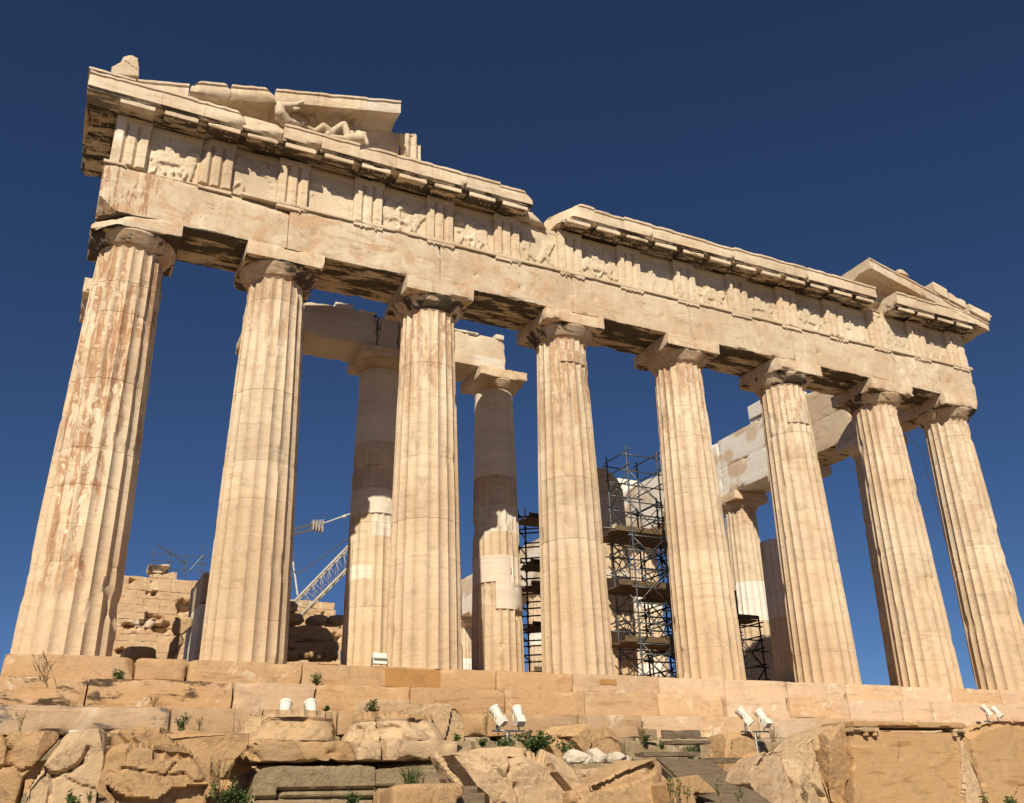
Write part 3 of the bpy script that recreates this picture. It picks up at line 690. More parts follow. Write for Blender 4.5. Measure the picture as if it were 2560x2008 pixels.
# a cracked backing stone showing in the gap
V, Q = wbox(-4.25, -2.85, -.95, .3, ZF, 13.62, .09, .05, .03, 1500, [((-3.2, -.9, 13.4), (.8, -.5, .9)), ((-3.9, -.9, 13.5), (-.5, -1, .5))]); mb = MB(); mb.add(V, Q)
mb.build('backing_stone', MARBLE, ent, smooth=True, sharp=35)
V, Q = wbox(10.15, 10.95, -.98, .3, ZF, 13.5, .09, .04, .02, 1501, [((10.5, -.9, 13.4), (.2, -1, .8))]); mb = MB(); mb.add(V, Q)
mb.build('backing_stone', MARBLE, ent, smooth=True, sharp=35)
# the cornice turning both corners
for sx in (-1, 1):
    for k in range(3 if sx < 0 else 1):
        mb = MB(); sweep(mb, [(p[0]+.68+14.41+.88-.0 if 0 else p[0], p[1]) for p in GP], 0, 1.0, .1, .008, 1100+k, wear=.014)
        V = mb.V[0].copy(); y0 = -.86+1.02*k; V2 = np.stack([sx*(15.3+(-.85-V[:,1])), y0+V[:,0], V[:,2]], 1)
        mb.V[0] = V2; mb.A = {'crust': [np.where(V[:,2] < 13.46, .95, 0.)], 'newm': [np.zeros(len(V))]}
        if sx > 0: mb.F[4] = [f[:, ::-1] for f in mb.F[4]]; mb.G = [g[::-1] for g in mb.G]
        o = mb.build('cornice_block', MARBLE, ent, smooth=True, sharp=32)
        m2 = MB(); c = y0+.55
        def shear(V, U, sx=sx): V[:,2] += -(np.abs(V[:,0])-15.3)*.16; return V
        xa, xb = sorted((sx*15.32, sx*15.88)); V, Q = wbox(xa, xb, c-.4, c+.4, 13.39, 13.475, .09, .012, .003, 1130+k, fn=shear); m2.add(V, Q, crust=.8)
        for r_ in range(3):
            for q in range(6): gy_ = c-.4+.8*(q+.5)/6; gxx = 15.42+.19*r_; zz = 13.40-(gxx-15.3)*.16; tube(m2, (sx*gxx, gy_, zz), (sx*gxx, gy_, zz-.03), .026, 6)
        m2.build('mutule', MARBLE, o, smooth=True, sharp=35)
# end faces of frieze on the short sides
for sx in (-1, 1):
    mb = MB()
    V, Q = wbox(*sorted((sx*15.23, sx*15.0)), -.86, -.04, ZT+.002, ZF, .06, .02, .006, 1160); mb.add(V, Q); mb.build('triglyph', MARBLE, ent, smooth=True, sharp=35); mb = MB()
    V, Q = wbox(*sorted((sx*15.36, sx*15.2)), -.78, .9, ZT-.098, ZT, .08, .02, .003, 1161); mb.add(V, Q); mb.build('moulding', MARBLE, ent, smooth=True, sharp=35)

# ------------------------------------------------------------------ pediment remains
SL = .246
pl = empty('pediment_corner', 'broken left corner of the gable with slanting cornice blocks above the statues', 'gable')
RP = [(YG-.02, 0.), (YG-.02, .33), (YG-.06, .36), (YG-.06, .42), (-.25, .42), (-.25, -.06), (-.72, -.06), (-.80, -.02), (-1.0, .06), (-1.3, .03)]
def raking(x0, x1, seed, ch=(), new=0., dz=0., dy=0., back=.8, z0=14.53, xr=-11.47, sl=SL, parent=pl, wear=.014, ht=1.):
    mb = MB(); pr = [(back if y == -.25 else min(y+dy, -.3), z0+dz+z*ht) for y, z in RP]
    sweep(mb, pr, x0+.003, x1-.003, .1, .008, seed, slope=sl, xr=xr, wear=wear, chops=[((p[0], p[1], p[2]-sl*(p[0]-xr)), n) for p, n in ch])
    n = mb.n; mb.A = {'newm': [np.full(n, new)], 'stain': [np.full(n, .25)]}
    return mb.build('raking_block', MARBLE, parent, smooth=True, sharp=32)
zr = lambda x: 14.53+SL*(x+11.47)
raking(-8.98, -7.98, 1201, new=.35)
raking(-10.36, -8.98, 1202); raking(-11.52, -10.36, 1203)
raking(-12.66, -11.52, 1204, [((-12.0, YG+.05, zr(-12)+.02), (0, -1, -.7)), ((-11.7, YG, zr(-11.7)+.36), (.9, -.5, 1))])
raking(-13.66, -12.66, 1205, [((-13.2, YG+.03, zr(-13.2)+.06), (0, -1, -.8)), ((-12.75, YG, zr(-12.7)+.34), (1, -.4, .8)), ((-13.5, YG, zr(-13.5)+.38), (-1, -.4, 1))])
raking(-14.9, -13.68, 1206, [((-13.8, YG+.05, zr(-13.8)+.05), (.7, -1, -.8))], new=.15, dy=.16)
raking(-15.99, -14.9, 1207, [((-15.2, YG, zr(-15.0)+.5), (-.3, -.3, 1))], dy=.26)
mb = MB(); xs = np.linspace(-15.2, -7.72, 7)
for k, (a, b) in enumerate(zip(xs[:-1], xs[1:])):
    def tp(V, U): V[:,2] = 13.88+U[:,2]*np.maximum(.03, zr(V[:,0])-.06-13.88); return V
    V, Q = wbox(a+.004, b-.004, -.72, .5, 13.88, 14.5, .14, .012, .005, 1220+k, fn=tp); mb.add(V, Q)
mb.build('gable_wall', MARBLE, pl, smooth=True, sharp=35)
# horizontal restored crown at the corner
mb = MB(); V, Q = wbox(-16.03, -14.93, YG-.05, -.3, 13.905, 13.965, .08, .012, .003, 1230); mb.add(V, Q, newm=.3); mb.build('crown_moulding', MARBLE, pl, smooth=True, sharp=35)
# block at the broken end
V, Q = wbox(-7.68, -7.18, -.72, -.1, 13.85, 15.0, .08, .03, .012, 1231, [((-7.5, -.7, 14.95), (-.6, -.3, 1))]); mb = MB(); mb.add(V, Q); mb.build('gable_wall', MARBLE, pl, smooth=True, sharp=35)

pr_ = empty('pediment_corner', 'broken right corner of the gable with a jutting overhang block and roof tiles', 'gable')
zq = lambda x: 14.68-.235*(x-10.1)
def rraking(x0, x1, seed, ch=(), new=0., ht=1.): return raking(x0, x1, seed, ch, new, z0=14.68, xr=10.1, sl=-.235, parent=pr_, ht=ht, back=-.15)
rraking(10.12, 11.36, 1251, new=.1); rraking(11.36, 12.55, 1252); rraking(12.55, 13.7, 1253, [((12.8, YG+.03, zq(12.8)), (-.3, -1, -.6))]); rraking(13.7, 14.85, 1254, ht=.8); rraking(14.85, 15.98, 1255, ht=.7)
mb = MB(); xs = np.linspace(10.6, 15.3, 5)
for k, (a, b) in enumerate(zip(xs[:-1], xs[1:])):
    def tq(V, U): V[:,2] = 13.88+U[:,2]*np.maximum(.03, zq(V[:,0])-.06-13.88); return V
    V, Q = wbox(a+.004, b-.004, -.72, -.30, 13.88, 14.5, .12, .012, .005, 1260+k, fn=tq); mb.add(V, Q)
mb.build('gable_wall', MARBLE, pr_, smooth=True, sharp=35)
for k, (a, b, h) in enumerate([(13.22, 13.92, .42), (13.98, 14.82, .30), (15.02, 16.05, .30)]):
    mb = MB()
    def ts(V, U): V[:,2] += -.235*(V[:,0]-10.1); return V
    V, Q = wbox(a, b, YG-.12, YG+.35, 15.08, 15.10+h, .08, .02, .006, 1270+k, fn=ts); mb.add(V, Q); mb.build('roof_tile', MARBLE, pr_, smooth=True, sharp=35)
mb = MB(); V, Q = wbox(11.55, 12.1, YG-.08, YG+.4, 14.78, 14.96, .06, .04, .02, 1280, [((11.9, YG, 14.9), (.6, -.3, 1))]); mb.add(V, Q); mb.build('roof_tile', MARBLE, pr_, smooth=True, sharp=35)
# worn lion's head spout at the right tip
statue('lion_spout', [((16.02, -1.4, 14.02), (16.1, -1.5, 14.0), .14, .13), ((16.1, -1.5, 13.98), (16.16, -1.58, 13.92), .09, .07), ((16.1, -1.4, 14.1), (16.12, -1.42, 14.14), .05, .04), ((16.0, -1.35, 13.88), (16.08, -1.48, 13.82), .09, .07)], .03, SCULPT, 'worn lion head spout at the right tip of the roof edge', 'carving', 3)
# roof ornament fragment on the left corner
px = lambda u, v, y=-1.4: tuple(at(180+u/4.356, 120+v/4.356, y))
rock('roof_ornament', [(180+u/4.356, 120+v/4.356) for u, v in [(445, 285), (425, 205), (530, 150), (560, 90), (630, 68), (715, 110), (725, 190), (738, 305)]], -1.45, .55, SCULPT, 'broken carved roof fragment perched above the left corner of the gable', 'carving', 31, rough=.02, voxel=.03, chops=0)

# ------------------------------------------------------------------ gable statues
g = lambda u, v, y=-1.15: at(660+u/4.356, 190+v/4.356, y)
hy = -1.64
statue('horse_head', [(g(230, 500, hy+.2), g(180, 410, hy+.05), .19, .15), (g(180, 410, hy+.05), g(175, 325, hy), .15, .11), (g(175, 325, hy), g(270, 330, hy), .10, .105), (g(270, 325, hy), g(345, 315, hy), .095, .07), (g(345, 310, hy), g(425, 285, hy), .065, .045), (g(330, 365, hy), g(385, 358, hy), .045, .035),
    (g(150, 300, hy), g(165, 285, hy), .045, .03), (g(230, 500, hy+.2), g(420, 525, hy+.3), .14, .05), (g(138, 340, hy+.08), g(150, 470, hy+.15), .05, .07)], .022, SCULPT, 'rearing horse head with open mouth inside the left gable corner', 'statue', 41)
statue('horse_head', [(g(330, 440, -1.0), g(420, 500, -1.0), .13, .12), (g(420, 400, -.95), g(520, 470, -.95), .1, .12), (g(340, 420, -1.0), g(440, 380, -1.0), .08, .06)], .025, SCULPT, 'second worn horse fragment right behind the rearing horse head', 'statue', 42)
fy = -1.2
statue('reclining_figure', [(g(440, 540, fy), g(560, 600, fy), .045, .06), (g(560, 600, fy), g(650, 550, fy), .07, .10), (g(650, 550, fy), g(740, 620, fy), .10, .10), (g(690, 640, fy), g(870, 525, fy), .085, .10), (g(870, 525, fy), g(925, 690, fy), .095, .12),
    (g(925, 690, fy), g(1050, 690, fy+.05), .15, .16), (g(1050, 690, fy+.05), g(1030, 640, fy+.1), .16, .13), (g(1030, 640, fy+.1), g(1090, 640, fy), .10, .09), (g(1090, 640, fy), g(1125, 740, fy-.05), .07, .055), (g(985, 560, fy+.25), g(985, 500, fy+.25), .06, .105),
    (g(985, 610, fy+.2), g(985, 560, fy+.25), .1, .06), (g(960, 620, fy), g(930, 680, fy), .07, .06), (g(700, 660, fy), g(900, 690, fy), .06, .09)], .024, SCULPT, 'nude male statue reclining with raised knees in the left gable', 'statue', 43)
rock('statue_fragment', [(660+u/4.356, 190+v/4.356) for u, v in [(1475, 640), (1500, 630), (1650, 620), (1670, 640), (1666, 735), (1716, 742), (1714, 935), (1640, 915), (1560, 880), (1545, 780), (1510, 710)]], -.98, .3, SCULPT, 'broken draped statue fragment at the cut right end of the left gable', 'statue', 44, rough=.02, voxel=.025, chops=0,
     extra=lambda V, N: np.stack([V[:,0], V[:,1]+np.where(N[:,1] < -.2, .045*np.sin(V[:,0]*26)*(V[:,2] < 15.2), 0), V[:,2]], 1))
h3 = lambda u, v, y=-1.25: at(1800+u/2.846, 550+v/2.846, y)
statue('horse_head', [(h3(1370, 530), h3(1400, 520), .16, .17), (h3(1400, 530), h3(1460, 555), .15, .10), (h3(1460, 560), h3(1520, 600), .09, .07), (h3(1390, 505), h3(1420, 500), .07, .05), (h3(1360, 560), h3(1380, 545), .12, .12)], .025, SCULPT, 'horse head hanging over the cornice in the right gable corner', 'statue', 45)

# ------------------------------------------------------------------ porch beam and north side beam
pa = empty('porch_beam', 'damaged white beam across the porch columns with a wide crack', 'beam')
mb = MB(); xs = [-10.75, -6.65, -5.9, -3.9, -1.98]
for i, (a, b) in enumerate(zip(xs[:-1], xs[1:])):
    ch = [((-9.0, 4.3, 11.95), (-.3, -.5, 1.))] if i == 0 else [((b-.3, 4.3, 12.0), (.5, -.5, 1))] if i == 3 else []
    V, Q = wbox(a+(.03 if i == 1 else .005), b-.005, PY-.74, PY+.74, 10.80, 12.02-.06*(i == 1), .1, .03, .01, 1300+i, ch)
    mb.add(V, Q, newm=np.where((V[:,0] < -6.7) & (V[:,2] < 11.6), .5, np.where((V[:,0] > -3.2) & (V[:,2] < 11.25), .7, .1)), crust=np.where(np.abs(V[:,0]+6.65) < .12, .8, 0))
mb.build('beam', MARBLE, pa, smooth=True, sharp=35)
mb = MB()
for i, (a, b, h) in enumerate([(-8.1, -7.5, .16), (-4.0, -3.0, .06), (-2.35, -2.02, .16), (-7.3, -6.7, .05)]):
    V, Q = wbox(a, b, PY-.76, PY-.2, 12.0, 12.02+h, .06, .01, .006, 1320+i); mb = MB(); mb.add(V, Q, newm=.5); mb.build('top_block', MARBLE, pa, smooth=True, sharp=35)
nb = empty('side_beam', 'long side beam of patched white and old marble receding behind the right front columns', 'beam')
mb = MB(); ys = [.95]+NY+[64]
for i, (a, b) in enumerate(zip(ys[:-1], ys[1:])):
    for z0, z1, o in ((10.47, 11.85, 0), (11.86, 13.3, .02)):
        ch = []
        if i == 1 and z0 > 11: ch = [((13.5, 6.3, 13.15), (-.3, .6, 1)), ((13.5, 4.6, 13.0), (-.3, -.5, 1))]
        if i == 0 and z0 > 11: ch = [((13.5, 3.0, 12.95), (-.2, 0, 1))]
        V, Q = wbox(13.53+o, 15.28, a+.004, b-.004, z0, z1 if i < 8 else z1-.3*(z0 > 11)*(i % 2), .12 if i < 4 else .4, .03, .008, 1350+i*2+(z0 > 11), ch)
        n = fbm(V*np.array([.5, .55, .8]), 61); white = (V[:,1] > 8.25)*1. if i < 4 else 1.
        mb.add(V, Q, newm=np.clip(white*(n < (.60 if i < 4 else .55)), 0, 1)*.95, crust=np.where((V[:,2] < 10.5), .6, 0.))
mb.build('beam', MARBLE, nb, smooth=True, sharp=35)
V, Q = wbox(13.5, 14.9, 7.2, 9.72, 13.5, 14.15, .15, .012, .004, 1390); mb = MB(); mb.add(V, Q, newm=1.)
V, Q = wbox(13.6, 14.9, 7.2, 9.8, 13.31, 13.49, .15, .012, .004, 1391); mb.add(V, Q, newm=1.)
mb.build('top_course', MARBLE, nb, smooth=True, sharp=35); mb = MB(); V, Q = wbox(13.5, 14.9, 21.5, 27, 13.32, 14.3, .25, .012, .004, 1392); mb.add(V, Q, newm=1.)
mb.build('top_course', MARBLE, nb, smooth=True, sharp=35)

# ------------------------------------------------------------------ inside: west wall, jamb, fallen blocks
ww = empty('masonry_wall', 'sunlit cracked masonry wall seen far inside between the two left front columns', 'wall')
mb = MB(); rng = random.Random(21); z = .0
def whole(x): return 14.3+.25*math.sin(x*1.3)
k = 0
def pock(V, U):
    f = V[:,1] < 55.3; V[:,2] += .35*(fbm(V*np.array([.35, 0, .2]), 31)-.5); V[:,1] += np.where(f, .7*sstep(.62, .70, fbm(V*np.array([.8, 0, 1.1]), 33)), 0); return V
while z < 15.2:
    h = rng.choice([.52, .6, 1.05, .52, .8]); x = -11.2+rng.uniform(-.5, .3)
    while x < 6:
        L = rng.uniform(1.2, 2.6)
        lim = 14.35 if x < -5.5 else 13.4+.5*math.sin(x)
        if z+h < lim+(.9 if -9.4 < x < -8.2 else 0) and not (-10.6 < x+L/2 < -9.3 and z < 9.5 and rng.random() < .35):
            k += 1; V, Q = wbox(x+.002, x+L-.002, 55+rng.uniform(-.015, .03), 56.5, z+.003, z+h-.002, .13, .012, .05, 1600+k, fn=pock); mb.add(V, Q, tint=rng.uniform(-.05, .04), blot=.9, newm=.3*(rng.random() < .04))
        x += L
    z += h
mb.build('stone_courses', WALL, ww, smooth=True, sharp=35)
sc = MB(); rng = random.Random(4)
for x in np.arange(-8.8, 3, 1.25):
    tube(sc, (x, 55.6, 14.0), (x, 55.6, 14.9+rng.uniform(1.0, 2.4)), .035, 6); tube(sc, (x+.3, 57, 14.0), (x+.3, 57, 14.8+rng.uniform(.8, 1.9)), .03, 6)
for zz in (14.75, 15.35, 15.9): tube(sc, (-9.0, 55.55, zz), (3, 55.55, zz+.05), .03, 6)
tube(sc, (-8.6, 55.5, 16.6), (-6.2, 55.5, 15.3), .05, 6); tube(sc, (-5.9, 55.5, 14.7), (-5.0, 55.5, 16.0), .04, 6); tube(sc, (-1.5, 55.5, 14.4), (.3, 55.5, 16), .04, 6)
tag(sc.build('scaffold', STEEL), 'thin pipe scaffold along the top of the far masonry wall', 'scaffold', 'scaffolds inside the temple')
jm = empty('door_jamb', 'pale upright wall end with a shaded flank left of the second front column', 'wall')
for nm, z0, z1, new in (('lower_slab', 0.0, 2.55, 1.), ('upper_slab', 2.556, 3.42, 0.)):
    V, Q = wbox(-11.04, -10.05, 6.0, 8.6, z0, z1, .12, .015, .004, 1700+int(z0)); mb = MB(); mb.add(V, Q, newm=new); mb.build(nm, MARBLE, jm, smooth=True, sharp=35)
m6 = lambda u, v: (280+u/6.1, 1380+v/6.1)
rock('stone_block', [m6(*q) for q in [(930, 1180), (960, 1040), (1040, 1005), (1170, 1000), (1230, 955), (1250, 1100), (1180, 1180), (1060, 1260), (960, 1265)]], 7.2, .5, ROCK, 'rounded dark block topmost in the small stack left of the pale wall end', 'stone', 51, .03, .05, 'blocks piled inside the temple')
rock('stone_block', [m6(*q) for q in [(860, 1640), (900, 1500), (930, 1320), (980, 1270), (1120, 1240), (1110, 1330), (1040, 1440), (1000, 1640)]], 7.2, .6, ROCK, 'tall dark block under the rounded one left of the pale wall end', 'stone', 52, .03, .05, 'blocks piled inside the temple')
rock('stone_block', [m6(*q) for q in [(100, 1640), (140, 1470), (300, 1440), (560, 1450), (670, 1480), (690, 1640)]], 6.2, .9, ROCK, 'long low dark block lying behind the corner column on the left', 'stone', 53, .03, .06, 'blocks piled inside the temple')
c4 = lambda u, v: (700+u/4.27, 1260+v/4.27)
RB = [([(60, 1290), (60, 1030), (160, 1040), (200, 1080), (200, 1150), (60, 1150)], 9.2, 'dark boulder topmost at the left of the rubble wall behind the second column'),
      ([(60, 1255), (60, 1140), (230, 1150), (310, 1200), (290, 1260)], 9.2, 'dark slab in the rubble wall right under its topmost boulder'),
      ([(310, 1220), (340, 1185), (440, 1170), (530, 1180), (530, 1240), (500, 1280), (340, 1280)], 9.2, 'flat topped dark boulder at the middle top of the rubble wall'),
      ([(530, 1270), (545, 1195), (680, 1180), (690, 1280)], 9.2, 'dark block at the right top of the rubble wall beside the porch column'),
      ([(60, 1460), (60, 1300), (420, 1280), (550, 1350), (590, 1470)], 9.0, 'widest dark block in the middle of the rubble wall'),
      ([(60, 1640), (60, 1460), (440, 1460), (640, 1460), (640, 1640)], 8.8, 'low dark block at the base of the rubble wall'),
      ([(80, 1540), (90, 1430), (150, 1430), (190, 1490), (195, 1545)], 7.6, 'pale rounded stone leaning at the left foot of the rubble wall'),
      ([(80, 1640), (85, 1535), (150, 1560), (220, 1600), (225, 1640)], 7.4, 'pale slanting stone at the left foot of the rubble wall'),
      ([(235, 1640), (240, 1590), (300, 1580), (340, 1640)], 7.4, 'smallest pale stone at the foot of the rubble wall'),
      ([(330, 1640), (320, 1555), (425, 1600), (410, 1640)], 7.3, 'pointed pale stone at the foot of the rubble wall'),
      ([(470, 1650), (465, 1530), (540, 1525), (620, 1530), (625, 1650)], 7.0, 'square pale block at the right foot of the rubble wall')]
for k, (o, y, lb) in enumerate(RB): rock('stone_block', [c4(*q) for q in o], y, .9 if k < 6 else .5, ROCK, lb, 'stone', 700+k, .035 if k < 6 else .02, .06 if k < 6 else .045, 'blocks piled inside the temple')

# ------------------------------------------------------------------ crane
cr = empty('crane', 'white lattice crane boom rising inside the temple behind the rubble wall', 'crane')
Yc = 35.
A0, A1 = at(*c4(120, 1075), Yc), at(*c4(690, 490), Yc); B0, B1 = at(*c4(215, 1195), Yc), at(*c4(690, 715), Yc)
dv = (A1-A0); A1 = A0+dv*1.45; B1 = B0+(B1-B0)*1.55; A0 = A0-dv*.5; B0 = B0-(B1-B0)*.33
off = np.array([.25, 1.3, 0.])
mb = MB()
for p, q in ((A0, A1), (B0, B1), (A0+off, A1+off), (B0+off, B1+off)): tube(mb, p, q, .085 if p is A0 or p is B0 else .055, 8)
mb.build('boom_chord', CRANEW, cr, smooth=True)
mb = MB(); n = 13
for k in range(n):
    s, e = k/n, (k+1)/n; m_ = (s+e)/2
    for o_ in (np.zeros(3), off):
        tube(mb, A0+(A1-A0)*s+o_, B0+(B1-B0)*m_+o_, .018, 6); tube(mb, B0+(B1-B0)*m_+o_, A0+(A1-A0)*e+o_, .018, 6)
    tube(mb, A0+(A1-A0)*s, A0+(A1-A0)*e+off, .03, 6); tube(mb, B0+(B1-B0)*s+off, B0+(B1-B0)*e, .03, 6); tube(mb, B0+(B1-B0)*s, B0+(B1-B0)*s+off, .03, 6)
mb.build('lattice', CRANEW, cr, smooth=True)
mb = MB(); hb = at(*c4(392, 240), Yc)
for k in range(4):
    V, Q = wbox(hb[0]-.30+.2*k, hb[0]-.24+.2*k, Yc-.3, Yc+.3, hb[2]-.30-.02*k, hb[2]+.34+.03*k, .2, .01, 0, 5); mb.add(V, Q)
box(mb, hb[0]-.3, hb[0]+.36, Yc-.1, Yc+.1, hb[2]-.1, hb[2]+.1)
mb.build('pulley_block', CRANEW, cr)
mb = MB(); beam(mb, at(*c4(350, 215), Yc), at(*c4(60, 290), Yc), .1, .16); beam(mb, at(*c4(350, 275), Yc), at(*c4(60, 340), Yc), .1, .14); mb.build('pendant_bar', STEEL, cr)
mb = MB(); tube(mb, at(*c4(430, 220), Yc), at(*c4(1100, -20), Yc), .045, 6); tube(mb, at(*c4(670, 140), Yc), at(*c4(705, 125), Yc), .1, 8); mb.build('pale_cable', PALEROPE, cr, smooth=True); mb = MB(); tube(mb, at(*c4(140, 620), Yc+2), at(*c4(188, 975), Yc+2), .06, 6); mb.build('pale_cable', PALEROPE, cr)
mb = MB(); tube(mb, at(*c4(180, 760), Yc), at(*c4(760, 345), Yc), .035, 6); mb.build('dark_cable', ROPE, cr)

# ------------------------------------------------------------------ scaffolds
def scaffold(label, corners, z0, zt, levels, decks, mat, r=.03, seed=0, over=(0, 0), braces=True, extra=()):
    """corners: plan points in order round the tower; pipes, rungs, braces and plank decks"""
    root = empty('scaffold', label, 'scaffold', 'scaffolds inside the temple'); rng = random.Random(seed); n = len(corners)
    for i, c in enumerate(corners):
        mb = MB(); top = zt[i] if isinstance(zt, (list, tuple)) else zt
        tube(mb, (*c, z0), (*c, top), r, 8)
        for z in levels: tube(mb, (c[0], c[1], z-.04), (c[0], c[1], z+.04), r*1.7, 8)
        box(mb, c[0]-.08, c[0]+.08, c[1]-.08, c[1]+.08, z0, z0+.015); mb.build('standard', mat, root, smooth=True, sharp=40)
    mb = MB()
    for z in levels:
        for i in range(n):
            a, b = np.array(corners[i]), np.array(corners[(i+1) % n]); d = (b-a)/np.linalg.norm(b-a)
            dz = rng.uniform(-.05, .05)+(.12 if i % 2 else 0)
            p, q = a-d*rng.uniform(.05, .25), b+d*rng.uniform(.05, .35); tube(mb, (*p, z+dz), (*q, z+dz), r*.85, 6)
    mb.build('ledger', mat, root, smooth=True)
    if braces:
        mb = MB()
        for k, (za, zb) in enumerate(zip(levels[:-1:2], levels[2::2])):
            for i in range(n):
                a, b = corners[i], corners[(i+1) % n]
                if (i+k) % 2: a, b = b, a
                tube(mb, (*a, za), (*b, zb), r*.6, 6)
                if i % 2 == 0: tube(mb, (*b, za), (*a, zb), r*.6, 6)
        mb.build('brace', mat, root, smooth=True)
    for (x0, x1, y0, y1, z) in decks:
        mb = MB(); m_ = max(2, int((y1-y0)/.24))
        for k in range(m_):
            V, Q = wbox(x0+rng.uniform(-.15, .1), x1+rng.uniform(-.1, .15), y0+(y1-y0)*k/m_+.006, y0+(y1-y0)*(k+1)/m_-.006, z+rng.uniform(0, .015), z+.045, .5, .004, .002, seed+k); mb.add(V, Q)
        V, Q = wbox(x0, x1, y0-.03, y0-.004, z+.03, z+.2, .5, .004, .002, seed); mb.add(V, Q)
        mb.build('deck', PLANK, root)
    return root
lv = [.35, 1.0, 1.35, 1.9, 2.5, 3.05, 3.6, 4.15, 4.6, 5.2, 5.75, 6.3, 6.8, 7.3]
scaffold('tall grey tube scaffold with plank decks between the two middle front columns', [(1.08, 1.8), (2.27, 1.8), (2.27, 3.0), (1.08, 3.0)], 0., [7.6, 7.55, 7.6, 7.62], lv,
         [(.6, 3.9, 1.9, 2.95, 1.35), (.55, 4.0, 1.95, 3.3, 3.05), (.55, 4.1, 1.95, 3.4, 4.75)], STEEL, .026, 1)
scaffold('dense dark scaffold tower right behind the tall grey one', [(2.95, 3.0), (4.1, 3.0), (4.1, 4.2), (2.95, 4.2)], 0., 6.4, [.3, .7, 1.2, 1.75, 2.2, 2.6, 3.3, 3.7, 4.3, 4.9, 5.5, 6.1], [(2.7, 4.3, 3.1, 4.2, 3.1), (2.7, 4.3, 3.1, 4.2, 1.4)], DARKSTEEL, .032, 2)
scaffold('dark scaffold with stacked platforms left of the middle front columns', [(.2, 8.0), (1.4, 7.1), (2.3, 8.3), (1.1, 9.2)], .69, [7.1, 7.3, 7.5, 7.6], [1.2, 1.75, 2.3, 2.8, 3.4, 3.9, 4.5, 5.1, 5.6, 6.2, 6.8],
         [(.5, 2.1, 7.7, 8.8, 6.75), (.5, 2.1, 7.7, 8.8, 5.0), (.5, 2.1, 7.7, 8.8, 4.2), (.5, 2.1, 7.7, 8.8, 2.75), (.5, 2.1, 7.7, 8.8, 1.2)], DARKSTEEL, .035, 3, braces=False)
s3 = [at(1840, 1600, 7.5), at(1868, 1600, 8.6)]
x0 = s3[0][0]
scaffold('low dark scaffold behind the gap right of the fifth front column', [(x0, 7.2), (x0+1.0, 7.2), (x0+1.0, 8.4), (x0, 8.4)], 0., [4.55, 3.6, 3.6, 3.6], [.5, 1.0, 1.6, 2.2, 2.7, 3.2], [(x0-.1, x0+1.1, 7.3, 8.3, 3.45)], DARKSTEEL, .035, 4)

# dangling wires behind the right columns
mb = MB(); c8 = lambda u, v, y: at(2000+u/3.882, 900+v/3.882, y)
pipe(mb, [c8(1035, 670, 1.6), c8(1140, 840, 1.6), c8(1185, 910, 1.55), c8(1230, 1070, 1.5), c8(1275, 1230, 1.5), c8(1330, 1420, 1.5), c8(1390, 1660, 1.5), c8(1480, 2050, 1.5)], .013, 6)
tag(mb.build('hanging_cable', PALEROPE, smooth=True), 'thin pale cable hanging left of the right corner column', 'cable')

# ------------------------------------------------------------------ foreground: fallen blocks in front of the steps
zA = lambda u, v: (u/2.42, 1550+v/2.42)
zB = lambda u, v: (850+u/2.42, 1600+v/2.42)
zC = lambda u, v: (1700+u/2.5326, 1600+v/2.5326)
FG = 'fallen blocks in front of the temple steps'
def crack(lines, wid=.03, dep=.12):
    """splits across a block's face: polylines of photo points at depth y"""
    L = [[at(*p, y) for p in pts] for y, pts in lines]
    def f(V, N):
        for pts in L:
            for p, q in zip(pts[:-1], pts[1:]):
                P = np.stack([V[:,0], V[:,2]], 1); a = np.array([p[0], p[2]]); b = np.array([q[0], q[2]]); d = b-a
                t = np.clip(((P-a) @ d)/(d @ d), 0, 1); ds = np.linalg.norm(P-a-t[:, None]*d, axis=1)+(fbm(V*6, 5)-.5)*.03
                V[:,1] = V[:,1]+np.where(N[:,1] < -.2, dep*np.exp(-(np.maximum(ds, 0)/wid)**2), 0)
        return V
    return f
def ledge(y, pts, dep=.07, below=True):
    """a broken-off layer: the face steps back below (or above) an irregular line"""
    P0 = np.array([at(*p, y) for p in pts])
    def f(V, N):
        zl = np.interp(V[:,0], P0[:,0], P0[:,2], left=99 if below else -99, right=99 if below else -99)
        if below: m = V[:,2] < zl+(fbm(V*5, 7)-.5)*.06; m &= zl < 90
        else: m = V[:,2] > zl+(fbm(V*5, 7)-.5)*.06; m &= zl > -90
        V[:,1] = V[:,1]+np.where(m & (N[:,1] < -.2), dep, 0); return V
    return f
def both(*fs):
    def f(V, N):
        for g_ in fs: V = g_(V, N)
        return V
    return f
def fr(name, pts, y, dep, label, seed, mat=ROCK, **kw): return rock(name, pts, y, dep, mat, label, 'stone', seed, group=FG, grounded=True, **{**kw, 'voxel': min(kw.get('voxel', .05), .03)})
fr('fallen_block', [zA(*p) for p in [(-260, 690), (0, 668), (335, 664), (365, 684), (275, 790), (135, 955), (100, 1035), (60, 1065), (-260, 1075)]], -6.5, 1.4, 'split block at the left edge of the picture with a slanting right side', 801, rough=.04, voxel=.045, chops=1,
   extra=crack([(-6.5, [zA(-40, 905), zA(60, 880), zA(130, 920), zA(175, 900)]), (-6.5, [zA(20, 670), zA(60, 780), zA(40, 880)])], .02, .09))
